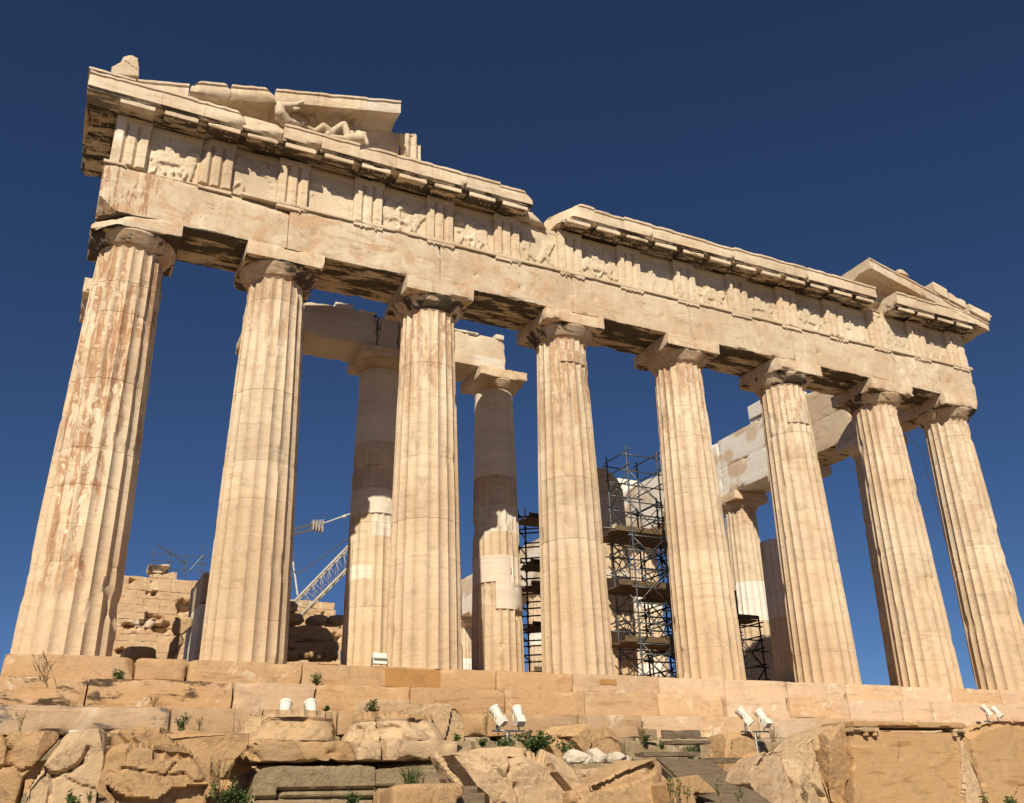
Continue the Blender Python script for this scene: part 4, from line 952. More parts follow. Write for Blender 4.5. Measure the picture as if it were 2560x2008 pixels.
fr('fallen_block', [zA(*p) for p in [(402, 690), (436, 662), (632, 657), (652, 700), (642, 800), (614, 1000), (590, 1130), (165, 1140), (158, 1020), (258, 880), (322, 790)]], -6.6, 1.2, 'pale tilted slab with a curved crack, second block from the left', 802, rough=.05, voxel=.04, chops=1,
   extra=both(crack([(-6.6, [zA(535, 780), zA(500, 860), zA(430, 910), zA(320, 945), zA(240, 880)])], .03, .09), crack([(-6.6, [zA(325, 945), zA(305, 1060), zA(290, 1110)])], .025, .05)))
fr('fallen_block', [zA(*p) for p in [(675, 674), (1000, 672), (1520, 675), (1505, 760), (1430, 840), (1330, 980), (1230, 1130), (700, 1130), (668, 900)]], -5.4, 1.1, 'wide block with a finely pitted face behind the broken capital at lower left', 803, rough=.05, voxel=.045, chops=0)
fr('fallen_block', [zA(*p) for p in [(1480, 1140), (1490, 1060), (1540, 930), (1590, 888), (1700, 880), (1900, 895), (2050, 890), (2178, 880), (2270, 890), (2270, 1140)]], -5.2, 2.0, 'grey weathered block with straight grooves below the first upturned capital', 806, mat=GREYROCK, rough=.045, voxel=.045, chops=0,
   extra=both(crack([(-5.2, [zA(1690, 1075), zA(1695, 1035), zA(2270, 1025)]), (-5.2, [zA(1560, 1085), zA(2270, 1078)])], .03, .12)))
fr('fallen_block', [zB(*p) for p in [(190, 1020), (205, 790), (230, 765), (500, 755), (745, 765), (790, 850), (800, 1020)]], -5.2, 2.0, 'grey weathered block with straight grooves below the second upturned capital', 807, mat=GREYROCK, rough=.045, voxel=.045, chops=1,
   extra=both(crack([(-5.2, [zB(200, 895), zB(330, 892)]), (-5.2, [zB(200, 945), zB(330, 940)])], .03, .12)))
fr('fallen_block', [zB(*p) for p in [(82, 560), (92, 362), (150, 355), (380, 370), (560, 385), (705, 398), (748, 450), (768, 515), (745, 585), (700, 610), (400, 610)]], -2.95, .42, 'rounded upright slab with pitted face behind the second upturned capital', 809, rough=.04, voxel=.04, chops=0)
fr('fallen_block', [zB(*p) for p in [(716, 660), (900, 645), (1050, 650), (1150, 662), (1160, 690), (1200, 682), (1330, 715), (1400, 737), (1428, 800), (1442, 930), (1440, 1040), (900, 1040), (905, 965), (830, 900), (775, 800)]], -8.2, 1.2, 'big jagged block with a ledge and dark broken left face at bottom centre', 810, rough=.06, voxel=.035, chops=2, strata=.02,
   extra=both(ledge(-8.2, [zB(1025, 800), zB(1130, 750), zB(1440, 740)], -.09, True), crack([(-8.2, [zB(1060, 690), zB(1030, 800), zB(1060, 890), zB(1085, 1000)])], .04, .08)))
fr('fallen_beam', [zB(*p) for p in [(322, 1060), (330, 905), (360, 893), (728, 878), (745, 935), (700, 960), (690, 1060)]], -9.2, .9, 'low cut beam end at bottom, left of the wooden blocks', 811, rough=.025, voxel=.035, chops=0)
fr('fallen_beam', [zB(*p) for p in [(1442, 1050), (1450, 925), (1560, 870), (1700, 800), (1800, 728), (1935, 725), (2012, 742), (2022, 840), (1985, 935), (1890, 1050)]], -8.8, .9, 'slanting beam with a flat tilted top right of the big jagged block', 813, rough=.04, voxel=.035, chops=1, strata=.02,
   extra=both(ledge(-8.8, [zB(1450, 930), zB(1700, 900), zB(1960, 790)], .12, False)))
fr('fallen_block', [zC(*p) for p in [(-60, 1060), (-55, 900), (0, 880), (110, 850), (180, 880), (228, 915), (236, 970), (150, 975), (60, 960), (110, 1000), (110, 1060)]], -9.4, .7, 'small sharp block at bottom beside the plank walkway', 814, rough=.03, voxel=.03, chops=1)
fr('fallen_block', [zB(*p) for p in [(1236, 600), (1260, 570), (1330, 535), (1480, 528), (1650, 530), (1705, 585), (1720, 640), (1715, 700), (1390, 735), (1290, 680)]], -4.2, 1.3, 'rough pitted mound shaped block behind the white stones', 816, rough=.05, voxel=.045, chops=1)
fr('fallen_block', [zB(*p) for p in [(1410, 940), (1418, 800), (1500, 790), (1700, 768), (1800, 775), (1790, 940)]], -6.4, .9, 'pale low block under the grey kerb, behind the slanting beam', 818, rough=.03, voxel=.045, chops=0)
for k, (pts, lb) in enumerate([([(1420, 745), (1395, 715), (1425, 662), (1460, 660), (1550, 715), (1552, 745)], 'sharp white stone, leftmost on the grey kerb'), ([(1550, 745), (1545, 660), (1585, 648), (1645, 690), (1648, 745)], 'tallest white stone in the row on the grey kerb'),
                               ([(1645, 742), (1650, 690), (1690, 676), (1745, 690), (1760, 742)], 'broad cream stone beside the tallest white one'), ([(1755, 742), (1760, 700), (1775, 695), (1785, 742)], 'smallest white chip at the right end of the grey kerb'),
                               ([(1405, 742), (1400, 720), (1412, 715), (1440, 745)], 'small white chip at the left end of the grey kerb')]):
    rock('white_stone', [zB(*p) for p in pts], -6.0, .35, WHITE, lb, 'stone', 820+k, group='white stones on the grey kerb', rough=.022, voxel=.016, chops=5, plates=30.)
V, Q = wbox(*sorted((at(*zB(1405, 760), -6.1)[0], at(*zB(1700, 760), -6.1)[0])), -6.15, -5.5, at(*zB(1500, 790), -6.1)[2], at(*zB(1500, 747), -6.1)[2], .08, .01, .004, 830)
mb = MB(); mb.add(V, Q); tag(mb.build('kerb', GREYROCK, smooth=True, sharp=35), 'straight grey kerb carrying a row of white stones', 'kerb')
rock('loose_stone', [zB(*p) for p in [(1540, 527), (1555, 450), (1580, 434), (1602, 442), (1636, 527)]], -2.35, .25, ROCK, 'pointed stone standing alone on the lower step', 'stone', 835, rough=.02, voxel=.03, chops=1)
# right side: the great moulded beam and its neighbours
bm = empty('fallen_moulded_beam', 'huge smooth fallen beam with a ledge and stone pegs along its top, lower right', 'stone', FG)
YB = -8.0
rock('block_body', [zC(*p) for p in [(1085, 560), (1250, 575), (1500, 582), (1780, 590), (1792, 700), (1800, 1080), (1080, 1080), (1098, 820), (1110, 800), (1083, 700)]], YB, .75, DRESSED, None, seed=841, grounded=True, rough=.008, voxel=.04, chops=0, parent=bm)
xa, xb = at(*zC(1075, 540), YB)[0], at(*zC(1790, 540), YB)[0]; zt_, zb_ = at(*zC(1400, 518), YB)[2], at(*zC(1400, 556), YB)[2]
V, Q = wbox(xa, xb, YB-.11, YB+.75, zb_, zt_, .05, .025, .006, 842); mb = MB(); mb.add(V, Q); mb.build('moulding', DRESSED, bm, smooth=True, sharp=35)
for k, (u0, u1) in enumerate([(1072, 1240), (1712, 1788)]):
    a, b = at(*zC(u0, 580), YB)[0], at(*zC(u1, 580), YB)[0]
    V, Q = wbox(a, b, YB-.10, YB+.2, zb_-.085, zb_-.002, .05, .02, .005, 843+k); mb = MB(); mb.add(V, Q); rg_ = mb.build('regula', ROCK, bm, smooth=True, sharp=35)
    for u in ([1165, 1222] if k == 0 else [1728]):
        mb = MB(); c = at(*zC(u, 600), YB)[0]; tube(mb, (c, YB-.04, zb_-.08), (c, YB-.04, zb_-.15), .05, 12, .058); mb.build('stone_peg', ROCK, rg_, smooth=True, sharp=35)
fr('fallen_block', [zC(*p) for p in [(1800, 560), (1900, 535), (2010, 520), (2178, 510), (2500, 520), (2500, 1080), (1930, 1080), (1905, 900), (1840, 700)]], -8.1, 1.0, 'smooth orange block filling the lower right corner with a broken dark top edge', 844, mat=DRESSED, rough=.014, voxel=.05, chops=1,
   extra=both(ledge(-8.1, [zC(1800, 590), zC(1950, 570), zC(2050, 535), (2178/2.5326+1700, 1600+560/2.5326), (2700, 1825)], .10, False), crack([(-8.1, [zC(1790, 590), zC(1850, 720), zC(1915, 900)])], .05, .14)))
fr('fallen_block', [zC(*p) for p in [(1785, 600), (1800, 620), (1850, 740), (1905, 900), (1920, 1000), (1915, 1080), (1795, 1080)]], -8.15, .5, 'narrow broken orange wedge between the two big right hand blocks', 845, rough=.05, voxel=.035, chops=1)
fr('fallen_block', [zC(*p) for p in [(690, 760), (800, 640), (870, 590), (950, 545), (985, 510), (1050, 512), (1060, 540), (965, 570), (955, 640), (948, 740), (920, 770), (940, 900), (975, 1080), (860, 1080)]], -7.6, .9, 'tall broken block leaning left of the huge moulded beam', 846, rough=.05, voxel=.04, chops=2,
   extra=crack([(-7.6, [zC(850, 640), zC(880, 760), zC(850, 860), zC(900, 1000)])], .02, .1))
fr('fallen_block', [zC(*p) for p in [(950, 570), (1050, 525), (1068, 560), (1082, 640), (1075, 720), (1100, 815), (1085, 920), (1085, 1080), (1000, 1080), (965, 960), (948, 900)]], -7.9, .35, 'narrow rough hewn slab end between the leaning block and the moulded beam', 847, rough=.07, voxel=.03, chops=1)
fr('boulder', [zC(*p) for p in [(500, 745), (550, 708), (605, 695), (690, 708), (725, 760), (738, 830), (742, 920), (725, 1080), (590, 1080), (470, 960), (438, 910), (452, 830)]], -8.4, .8, 'pale rounded boulder with pitted face beside the plank walkway', 848, rough=.05, voxel=.035, chops=1, newm=.15)
fr('fallen_block', [zC(*p) for p in [(705, 740), (760, 740), (830, 820), (900, 930), (930, 1080), (735, 1080), (742, 900)]], -8.0, .5, 'dark rough hewn face just right of the pale rounded boulder', 849, rough=.08, voxel=.03, chops=1)
# rough footing stones seen under the steps
FT = [([zC(*p) for p in [(95, 740), (110, 665), (180, 650), (250, 655), (255, 740)]], 'grey footing stone left of the rounded one below the steps'), ([zC(*p) for p in [(255, 735), (270, 650), (340, 645), (360, 735)]], 'rounded grey footing stone in the row below the steps'),
      ([zC(*p) for p in [(360, 735), (362, 650), (500, 648), (640, 660), (640, 740), (480, 738)]], 'long grey footing stone in the row below the steps'), ([zC(*p) for p in [(405, 780), (410, 742), (480, 738), (640, 745), (640, 785)]], 'low grey footing stone under the long one'),
      ([zB(*p) for p in [(1728, 700), (1728, 610), (1840, 612), (1945, 615), (1940, 660), (1850, 690)]], 'rough square footing stone left of the wooden boards'), ([zB(*p) for p in [(1060, 640), (1065, 600), (1170, 602), (1180, 640)]], 'small footing stone behind the green shrub'),
      ([zB(*p) for p in [(820, 650), (830, 600), (900, 600), (950, 610), (950, 650)]], 'small footing stone behind the floodlight post'), ([zB(*p) for p in [(735, 660), (740, 608), (815, 606), (815, 660)]], 'small footing stone right of the second upturned capital'),
      ([zC(*p) for p in [(235, 640), (300, 580), (480, 575), (490, 610), (460, 638), (330, 640)]], 'pale flat slab lying under the third pair of floodlights'), ([zC(*p) for p in [(690, 715), (680, 672), (800, 668), (790, 700)]], 'small pale footing stone by the short post')]
for k, (pts, lb) in enumerate(FT): rock('footing_stone', pts, -3.3 if k != 8 else -3.9, .8, GREYROCK if k != 8 else ROCK, lb, 'stone', 860+k, group='rough footing stones below the steps', grounded=True, rough=.035, voxel=.035, chops=1)

# upturned Doric capitals
def fallen_capital(label, xc, yc, zb, seed, rot=0., chops=(), crackx=None, zneck=.19):
    root = empty('fallen_capital', label, 'capital', 'upturned column capitals')
    def ck(V):
        if crackx is not None: V = V.copy(); d = np.abs(V[:,0]-crackx-(fbm(V*3, seed)-.5)*.12); V[:,1] += np.where(V[:,1] < yc, .3*np.exp(-(d/.028)**2), 0)
        return V
    def ch(V):
        for k, (p, nv) in enumerate(chops):
            nv = np.array(nv, float); nv /= np.linalg.norm(nv); h = (V-np.array(p)) @ nv+(fbm(V*3.5, seed+k)-.5)*.25+(np.abs(fbm(V*9, seed+k+9)-.5))*.1
            V = V-np.outer(np.maximum(h, 0), nv)
        return V
    V, Q = wbox(xc-1., xc+1., yc-1., yc+1., zb, zb+.36, .05, .06, .03, seed, fn=lambda V, U: ch(ck(V))); mb = MB(); mb.add(V, Q); mb.build('abacus', ROCK, root, smooth=True, sharp=35)
    n = 110; prof = [(.99, .35), (1.0, .385), (.985, .42)]+[(.985-.2*t**1.1, .42+.29*t) for t in np.linspace(.1, 1, 10)]+[(.80, .715), (.785, .72), (.79, .735), (.77, .74), (.775, .755), (.75, .76)]
    P = np.array(prof); tt = np.arange(n)*2*math.pi/n; m = len(P)
    V = np.stack([np.outer(P[:,0], np.cos(tt))+xc, np.outer(P[:,0], np.sin(tt))+yc, np.repeat(P[:,1:2], n, 1)+zb], -1).reshape(-1, 3); V = ch(ck(V)); Nr = (V-np.array([xc, yc, 0]))*[1, 1, 0]; Nr /= np.linalg.norm(Nr, axis=1)[:, None]+1e-9; V = V-Nr*(.12*sstep(.5, .66, fbm(V*1.9, seed+21))+.03*(fbm(V*5, seed+22)-.3))[:, None]
    i = np.arange(n); j = (i+1) % n; Q = np.concatenate([np.stack([a*n+i, a*n+j, (a+1)*n+j, (a+1)*n+i], 1) for a in range(m-1)])
    mb = MB(); mb.add(V, Q, ngons=[list(range((m-1)*n, m*n))]); mb.build('echinus', ROCK, root, smooth=True, sharp=40)
    s_ = 8; n = 20*s_; tt = np.arange(n)*2*math.pi/n+.1; fl = (np.arange(n) % s_)/s_; pf = 1-(2*fl-1)**2; rows = []
    for z, d in ((.755, 0), (.79, .035), (.82, .055), (.88, .06), (.755+zneck, .06)):
        r = .76-d*pf; rows.append(np.stack([xc+r*np.cos(tt), yc+r*np.sin(tt), np.full(n, zb+z)+(fbm(np.stack([np.cos(tt)*2, np.sin(tt)*2, tt*0], 1), seed+2)-.5)*(.12 if z > .9 else 0)], 1))
    V = ch(ck(np.concatenate(rows))); i = np.arange(n); j = (i+1) % n; Q = np.concatenate([np.stack([a*n+i, a*n+j, (a+1)*n+j, (a+1)*n+i], 1) for a in range(4)])
    mb = MB(); mb.add(V, Q, ngons=[list(range(4*n, 5*n))]); mb.build('fluted_neck', ROCK, root, smooth=True, sharp=30)
    return root
fallen_capital('upturned Doric capital, right end broken, left of the cracked one', -10.46, -3.72, -2.16, 871, zneck=.11, chops=[((-11.0, -4.3, -1.42), (-.9, -.3, 1)), ((-11.2, -4.7, -1.9), (-1., -.75, -.35)), ((-9.7, -4.6, -1.6), (.9, -.6, .7)), ((-10.9, -4.3, -1.32), (-1, -.4, .8))])
fallen_capital('upturned Doric capital split by a vertical crack at its left third', -8.46, -3.74, -2.15, 872, crackx=-8.98, zneck=.13, chops=[((-8.2, -4.4, -1.36), (.3, -.5, 1)), ((-7.6, -4.6, -1.45), (1, -.4, 1)), ((-9.3, -4.5, -1.55), (-1, -.5, .9))])
def flute_scrap(V, N):
    a, b = at(*zA(930, 800), -6.9), at(*zA(1245, 850), -6.9); u = (V[:,0]-a[0])/((b[0]-a[0])/4.2)
    m = (V[:,2] > b[2]) & (V[:,0] > a[0]) & (V[:,0] < b[0]) & (N[:,1] < -.2)
    V[:,1] = V[:,1]+np.where(m, .05+.07*np.abs(np.sin(math.pi*u)), 0); return V
fr('fallen_block', [zA(*p) for p in [(668, 830), (690, 796), (760, 785), (1200, 788), (1238, 850), (1265, 890), (1302, 945), (1290, 990), (1255, 1040), (1235, 1120), (760, 1120), (680, 1075), (608, 1025), (636, 965), (660, 900)]], -6.9, 1.5, 'broken upturned capital with a scrap of fluting at its top right, at lower left', 873, rough=.06, chops=1, plates=6.,
   extra=both(flute_scrap, crack([(-6.9, [zA(740, 900), zA(850, 915), zA(1000, 945), zA(1110, 930), zA(1180, 985), zA(1290, 960)]), (-6.9, [zA(1000, 945), zA(1060, 870)])], .016, .06), ledge(-6.9, [zA(655, 1010), zA(760, 1075), zA(960, 1085), zA(1040, 1020), zA(1120, 1005), zA(1290, 1000)], .18)))

# ------------------------------------------------------------------ wooden walkway, boards, post
wk = empty('plank_walkway', 'weathered plank walkway climbing from the bottom edge toward the steps', 'walkway')
pl0, pr0 = at(1790, 2030, -9.9), at(1960, 2030, -9.9); pl1, pr1 = at(1640, 1893, -5.4), at(1772, 1899, -5.4)
pl0 = pl0-(pl1-pl0)*.35; pr0 = pr0-(pr1-pr0)*.35
n = 34; rng = random.Random(8)
mb = MB()
for k in range(n):
    s, e = k/n, (k+.93)/n; a, b, c, d = pl0+(pl1-pl0)*s, pr0+(pr1-pr0)*(s), pr0+(pr1-pr0)*e, pl0+(pl1-pl0)*e
    t = np.array([0, 0, -.04]); dz = np.array([0, 0, rng.uniform(-.008, .008)]); ex = (b-a)*rng.uniform(0, .03); V = np.array([a+dz, b+ex+dz, c+ex+dz, d+dz]); V = np.concatenate([V, V+t])
    mb.add(V, [[0,1,2,3],[7,6,5,4],[0,4,5,1],[1,5,6,2],[2,6,7,3],[3,7,4,0]])
mb.build('planks', WOOD, wk)
for p, q in ((pl0, pl1), (pr0, pr1)):
    mb = MB(); beam(mb, p+np.array([0, 0, -.12]), q+np.array([0, 0, -.12]), .09, .14); mb.build('stringer', WOOD, wk)
def board(name, pts, y0, y1, label, mat=WOOD, cat='board', group='old boards below the steps'):
    a, b = at(*pts[0], y0), at(*pts[1], y0); V, Q = wbox(min(a[0], b[0]), max(a[0], b[0]), y0, y1, min(a[2], b[2]), max(a[2], b[2]), .12, .01, .004, int(pts[0][0])); mb = MB(); mb.add(V, Q)
    return tag(mb.build(name, mat, smooth=True, sharp=35), label, cat, group)
board('wooden_board', (zC(-108, 568), zC(135, 628)), -3.6, -3.5, 'tall old board propped at the foot of the steps')
board('wooden_board', (zB(2010, 604), zB(2250, 632)), -4.0, -3.6, 'long low board lying in front of the tall old one')
board('wooden_board', (zB(1838, 676), zB(2180, 704)), -4.9, -4.5, 'long narrow board at the top end of the plank walkway')
board('wooden_board', (zC(205, 745), zC(405, 778)), -4.6, -4.2, 'short board below the grey footing stones')
board('stone_post', (zB(1848, 538), zB(1922, 606)), -3.4, -3.1, 'square grey stone left of the tall old board', GREYROCK, 'stone', None)
board('short_post', (zC(640, 636), zC(680, 712)), -4.6, -4.5, 'short dark post standing at the foot of the steps', WOOD, 'post', None)
board('wooden_beam', (zB(748, 882), zB(835, 940)), -8.9, -8.4, 'upper weathered timber block left of the big jagged block', WOOD, 'timber', 'timber blocks')
board('wooden_beam', (zB(692, 926), zB(880, 1060)), -9.0, -8.3, 'lower weathered timber block left of the big jagged block', WOOD, 'timber', 'timber blocks')

# ------------------------------------------------------------------ floodlights
def lamp_part(root, c, yaw, tilt, s=1.):
    """barrel spotlight with ballast box, rim, vent slot and yoke"""
    Rm = np.array(Matrix.Rotation(yaw, 3, 'Z') @ Matrix.Rotation(tilt, 3, 'X'))
    def put(mb_, name, mat, parent, sharp=35):
        for k in range(len(mb_.V)): mb_.V[k] = (mb_.V[k]*s) @ Rm.T+np.array(c)
        return mb_.build(name, mat, parent, smooth=True, sharp=sharp)
    mb = MB(); n = 28; prof = [(.0, -.16), (.10, -.16), (.125, -.14), (.13, 0), (.145, .02), (.15, .16), (.165, .165), (.17, .24), (.155, .245), (.15, .20), (0., .195)]
    P = np.array(prof); t = np.arange(n)*2*math.pi/n; m = len(P)
    V = np.stack([np.outer(P[:,0], np.cos(t)), np.repeat(P[:,1:2], n, 1), np.outer(P[:,0], np.sin(t))], -1).reshape(-1, 3); i = np.arange(n); j = (i+1) % n
    mb.add(V, np.concatenate([np.stack([a*n+i, (a+1)*n+i, (a+1)*n+j, a*n+j], 1) for a in range(m-1)])); h = put(mb, 'lamp_head', LAMPW, root)
    mb = MB(); V, Q = wbox(-.125, .125, -.36, -.12, -.12, .12, .06, .012, 0., 3); mb.add(V, Q); put(mb, 'ballast_box', LAMPW, h)
    mb = MB(); V, Q = wbox(-.022, .022, .02, .15, -.152, -.13, .05, .003, 0., 3); mb.add(V, Q); V, Q = wbox(-.05, .05, -.06, .0, -.15, -.12, .05, .003, 0., 3); mb.add(V, Q); put(mb, 'vent_slot', LAMPD, h)
    mb = MB(); pipe(mb, [(-.17, 0, 0), (-.18, -.02, -.28), (.18, -.02, -.28), (.17, 0, 0)], .016, 6); Rm2 = np.array(Matrix.Rotation(yaw, 3, 'Z'))
    for k in range(len(mb.V)): mb.V[k] = (mb.V[k]*s) @ Rm2.T+np.array(c)
    mb.build('yoke', LAMPW, h, smooth=True)
def lamp_pair(label, p1, p2, yaws, base, s=1.):
    s *= .67; base = min(base, float(ground_z(np.array([(p1[0]+p2[0])/2]), np.array([(p1[1]+p2[1])/2]))[0])-.1); p1 = (p1[0], p1[1], p1[2]-.10); p2 = (p2[0], p2[1], p2[2]-.10)
    root = empty('floodlight_pair', label, 'floodlights', 'pairs of white floodlights on stands')
    for p, (ya, ti) in zip((p1, p2), yaws): lamp_part(root, p, ya, ti, s)
    mb = MB(); a, b = np.array(p1)+[0, 0, -.28*s], np.array(p2)+[0, 0, -.28*s]; zc = min(a[2], b[2])-.12; mid = (a+b)/2; d = (b-a)/np.linalg.norm(b-a)
    beam(mb, (*(a-d*.12)[:2], zc), (*(b+d*.12)[:2], zc), .06, .03); tube(mb, a, (a[0], a[1], zc), .014, 6); tube(mb, b, (b[0], b[1], zc), .014, 6); mb.build('crossbar', STEEL, root)
    mb = MB(); tube(mb, (mid[0], mid[1], zc), (mid[0], mid[1], base), .028, 10); mb.build('post', STEEL, root, smooth=True)
    mb = MB(); pipe(mb, [(a[0], a[1]-.02, a[2]+.1), (a[0]+.02, a[1]-.05, zc+.02), (mid[0]-.05, mid[1]-.05, zc-.03), (mid[0]-.04, mid[1]-.04, base+.1)], .012, 6); mb.build('cable', PALEROPE, root, smooth=True)
T50 = math.radians(52)
P_ = lambda u, v, y: tuple(at(u, v, y))
lamp_pair('pair of white floodlights standing behind the left upturned capital', P_(714, 1762, -2.75), P_(780, 1762, -2.75), [(-.25, T50), (.12, T50)], -2.2, 1.15)
lamp_pair('pair of white floodlights on a post in the middle, above the green shrub', P_(1244, 1773, -4.3), P_(1296, 1774, -4.3), [(.55, T50), (-.12, T50)], -2.4, 1.0)
lamp_pair('pair of white floodlights above the pale flat slab', P_(1858, 1776, -3.9), P_(1905, 1782, -3.9), [(.75, T50), (.1, T50)], -2.3, 1.05)
lamp_pair('pair of small white floodlights at the far right above the big blocks', P_(2461, 1764, -2.9), P_(2489, 1770, -2.9), [(.8, T50), (.3, T50)], -2.0, .8)
root = empty('floodlight', 'white floodlight cap just showing above the cracked slab at left', 'floodlights'); lamp_part(root, P_(186, 1852, -4.8), .1, math.radians(88), .62)
root = empty('floodlight', 'single box shaped white floodlight on the top step before the third column', 'floodlights')
c = at(947, 1645, -.8); 
V, Q = wbox(c[0]-.16, c[0]+.16, -.95, -.75, .06, .32, .05, .01, 0, 3, fn=lambda V, U: np.stack([V[:,0], V[:,1]+(V[:,2]-.06)*.35, V[:,2]], 1)); mb = MB(); mb.add(V, Q); h = mb.build('lamp_housing', LAMPW, root, smooth=True, sharp=35)
mb = MB(); V, Q = wbox(c[0]-.17, c[0]+.17, -.985, -.93, .18, .205, .05, .003, 0, 3); mb.add(V, Q); mb.build('rim', LAMPW, h)
mb = MB(); pipe(mb, [(c[0]-.18, -.85, .2), (c[0]-.19, -.85, .0), (c[0]+.19, -.85, .0), (c[0]+.18, -.85, .2)], .014, 6); mb.build('bracket', STEEL, root)
root = empty('floodlight', 'flat grey floodlight lying under the tall scaffold', 'floodlights')
V, Q = wbox(2.2, 2.75, 1.35, 1.7, .06, .2, .08, .01, 0, 3, fn=lambda V, U: np.stack([V[:,0], V[:,1], V[:,2]+(V[:,1]-1.35)*.5], 1)); mb = MB(); mb.add(V, Q); mb.build('lamp_housing', STEEL, root, smooth=True, sharp=35)
mb = MB(); tube(mb, (2.45, 1.5, 0.), (2.45, 1.5, .15), .03, 8); mb.build('foot', STEEL, root)

# ------------------------------------------------------------------ weeds
def weed(name, u, v, y, h, wd, kind, label, seed, n=None, group=None, cat='plant'):
    """stems with many small leaves, a seed-headed stalk, or a tuft of blades"""
    rng = random.Random(seed); b = at(u, v, y); mb = MB(); lv_ = MB(); leaf = kind in ('bush', 'shrub')
    def blade(m_, p, q, w0, w1):
        p, q = np.array(p), np.array(q); d = q-p; s = np.cross(d, [rng.uniform(-1, 1), rng.uniform(-1, 0), rng.uniform(-.3, .3)]); s /= np.linalg.norm(s)+1e-9
        m_.add(np.array([p-s*w0, p+s*w0, q+s*w1, q-s*w1]), [[0, 1, 2, 3]])
    ns = n or {'bush': 16, 'shrub': 26, 'stalk': 7, 'grass': 60}[kind]
    for k in range(ns):
        a = rng.uniform(0, 2*math.pi); r = wd*math.sqrt(rng.random()); hh = h*rng.uniform(.55, 1.0)*(1-.45*(r/wd)**2 if leaf else 1)
        p = np.array(b)+[rng.gauss(0, wd*.18), rng.gauss(0, wd*.18), -.03]; q = np.array(b)+[r*math.cos(a), r*math.sin(a)*.8, hh]
        mid = (p+q)/2+[rng.gauss(0, wd*.12), rng.gauss(0, wd*.1), hh*.08]
        pts = [p*(1-t)**2+mid*2*t*(1-t)+q*t*t for t in np.linspace(0, 1, 5)]
        for s, e in zip(pts[:-1], pts[1:]): blade(mb, s, e, .006 if kind != 'grass' else .005, .004 if kind != 'grass' else .002)
        if leaf:
            for _ in range(int(26 if kind == 'shrub' else 20)):
                t = rng.uniform(.15, 1); c = p*(1-t)**2+mid*2*t*(1-t)+q*t*t; L = rng.uniform(.035, .075)*(1.1 if kind == 'shrub' else .85)
                d = np.array([rng.gauss(0, 1), rng.gauss(0, 1), rng.gauss(.4, .6)]); d /= np.linalg.norm(d); s = np.cross(d, [rng.gauss(0, 1), rng.gauss(0, 1), rng.gauss(0, 1)]); s /= np.linalg.norm(s)
                c = c+d*L*.3; lv_.add(np.array([c, c+d*L*.5+s*L*.34, c+d*L, c+d*L*.5-s*L*.34]), [[0, 1, 2, 3]])
        elif kind == 'stalk':
            for _ in range(22):
                t = rng.uniform(.4, 1); c = p*(1-t)**2+mid*2*t*(1-t)+q*t*t; L = rng.uniform(.015, .04); d = np.array([rng.gauss(0, 1), rng.gauss(0, 1), rng.gauss(.6, .5)]); d /= np.linalg.norm(d)
                s = np.cross(d, [1, .3, 0]); lv_.add(np.array([c, c+d*L*.5+s*L*.3, c+d*L, c+d*L*.5-s*L*.3]), [[0, 1, 2, 3]])
    green = leaf or seed % 2 == 0
    if lv_.V:
        root = empty(name, label, cat, group); mb.build('stem', DRY if not leaf else LEAF, root); lv_.build('leaf', LEAF if green else DRY, root)
    else: tag(mb.build(name, LEAF if green else DRY), label, cat, group)
WG = 'weeds growing among the steps and blocks'
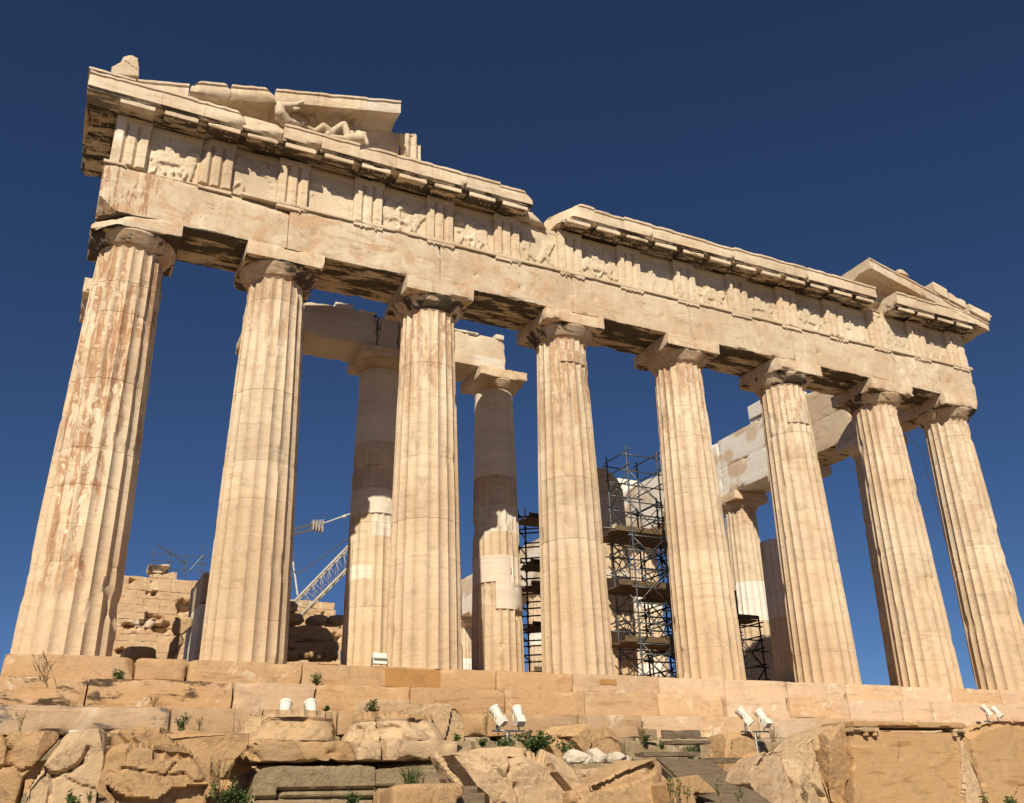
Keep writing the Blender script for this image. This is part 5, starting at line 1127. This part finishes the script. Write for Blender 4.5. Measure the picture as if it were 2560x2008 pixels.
W_ = [('weed', 112, 1702, -1.75, .55, .35, 'stalk', 'sprawling yellow flowered weed at the left end of the second step', 901, 14), ('weed', 296, 1700, -1.25, .28, .13, 'bush', 'small green weed in the broken joint of the top step', 902, 9), ('weed', 789, 1714, -1.2, .36, .13, 'bush', 'upright green weed on the second step right of the second column', 904, 8),
      ('weed', 928, 1788, -3.1, .36, .12, 'bush', 'upright grey green bush behind the cracked upturned capital', 906, 12), ('shrub', 1340, 1878, -5.2, .42, .42, 'shrub', 'dense dark green shrub behind the big jagged block', 908, 34), ('shrub', 1415, 1885, -5.6, .34, .2, 'bush', 'thin green shrub left of the white stones', 910, 9),
      ('shrub', 1265, 1866, -4.6, .22, .22, 'bush', 'low green weed at the foot of the floodlight post', 912, 10), ('weed', 455, 1826, -2.9, .40, .13, 'bush', 'feathery green weed on the lower step at left', 914, 7), ('weed', 500, 1826, -2.9, .26, .12, 'stalk', 'thin dry weed right of the feathery green one', 915, 6),
      ('weed', 382, 1770, -1.9, .25, .13, 'stalk', 'thin dry weed beside the dark crack of the second step', 917, 6), ('weed', 48, 1826, -3., .35, .12, 'stalk', 'thin dark dry weed at the left end of the lower step', 919, 7), ('weed', 583, 1826, -2.7, .5, .03, 'grass', 'single dry stem standing against the lower step', 921, 3),
      ('weed', 815, 1778, -2.6, .14, .06, 'bush', 'tiny green weed right of the left floodlights', 922, 5), ('weed', 1216, 1846, -3.2, .6, .12, 'stalk', 'tall dry weed left of the middle floodlights', 925, 9),
      ('grass', 1028, 1966, -5.35, .38, .26, 'grass', 'tuft of green grass on the groved grey block'.replace('groved', 'grooved'), 926, 80), ('grass', 1105, 1968, -5.35, .34, .07, 'grass', 'few thin grass blades right of the grass tuft on the grey block', 928, 12),
      ('weed', 880, 2010, -5.6, .22, .16, 'bush', 'green weed at the bottom edge under the grass tuft', 930, 12), ('weed', 180, 2012, -7., .22, .1, 'bush', 'small green weed at the bottom edge under the cracked slab', 932, 6), ('weed', 225, 2012, -7., .2, .1, 'stalk', 'pale weed at the bottom edge under the cracked slab', 934, 7),
      ('weed', 560, 2016, -6.3, .5, .3, 'bush', 'dark bushy weed in the gap right of the broken capital', 936, 16), ('weed', 545, 1985, -6.0, .55, .2, 'stalk', 'tall dry grass in the gap right of the broken capital', 937, 16), ('weed', 610, 2016, -6.1, .3, .2, 'bush', 'low green weed left of the grooved grey block', 938, 10),
      ('weed', 1680, 2014, -9.6, .55, .08, 'stalk', 'tall leafy flower stalk at bottom right of the slanting beam', 940, 5), ('weed', 1697, 2016, -9.6, .42, .1, 'stalk', 'second leafy flower stalk right of the tallest one', 942, 5), ('weed', 1718, 2016, -9.7, .3, .07, 'stalk', 'short flower stalk beside the sharp small block', 944, 4),
      ('weed', 1803, 2012, -9.7, .45, .08, 'stalk', 'thin flower stalk in front of the plank walkway', 946, 4), ('weed', 1852, 2012, -9.6, .26, .08, 'stalk', 'short thin stalk in front of the plank walkway', 948, 4), ('grass', 1728, 1892, -4.4, .3, .2, 'grass', 'green grass clump at the top of the plank walkway', 950, 70),
      ('weed', 1605, 1852, -3.3, .45, .16, 'stalk', 'dry weed left of the tall old board', 951, 9), ('weed', 1612, 1856, -3.4, .2, .12, 'bush', 'small green weed under the dry one by the old board', 952, 7), ('weed', 1655, 1872, -4.2, .14, .1, 'bush', 'tiny green weed below the square footing stone', 954, 6),
      ('grass', 1935, 1852, -3.2, .4, .2, 'grass', 'dry yellow grass against the lower step near the short post', 955, 40), ('weed', 2018, 2012, -8.7, .3, .1, 'stalk', 'dry weed at the bottom edge before the dark rough block', 957, 6), ('weed', 2465, 2014, -8.6, .3, .04, 'bush', 'thin green sprig at bottom edge near the lower right corner', 958, 3),
      ('weed', 2530, 2014, -8.6, .18, .2, 'bush', 'low green weed in the lower right corner', 960, 9), ('weed', 5, 1772, -1.8, .1, .25, 'stalk', 'low dry tuft at the left edge on the second step', 961, 12), ('weed', 170, 1772, -1.8, .16, .15, 'stalk', 'low dry weed right of the sprawling one on the second step', 963, 8),
      ('weed', 1140, 1850, -3.3, .12, .1, 'bush', 'tiny green weed right of the cracked upturned capital', 964, 6), ('weed', 1205, 1864, -4.4, .16, .14, 'bush', 'small green weed left of the floodlight post', 966, 8), ('weed', 1880, 1866, -3.4, .2, .1, 'bush', 'small bright weed below the third pair of floodlights', 968, 5),
      ('weed', 1013, 848, -1.05, .3, .1, 'stalk', 'dry weed rooted high on the beam above the fourth column', 969, 8)]
for nm, u, v, y, h, wd, kd, lb, sd, n in W_[:-1]: weed(nm, u, v, y, h, wd, kd, lb, sd, n, WG)
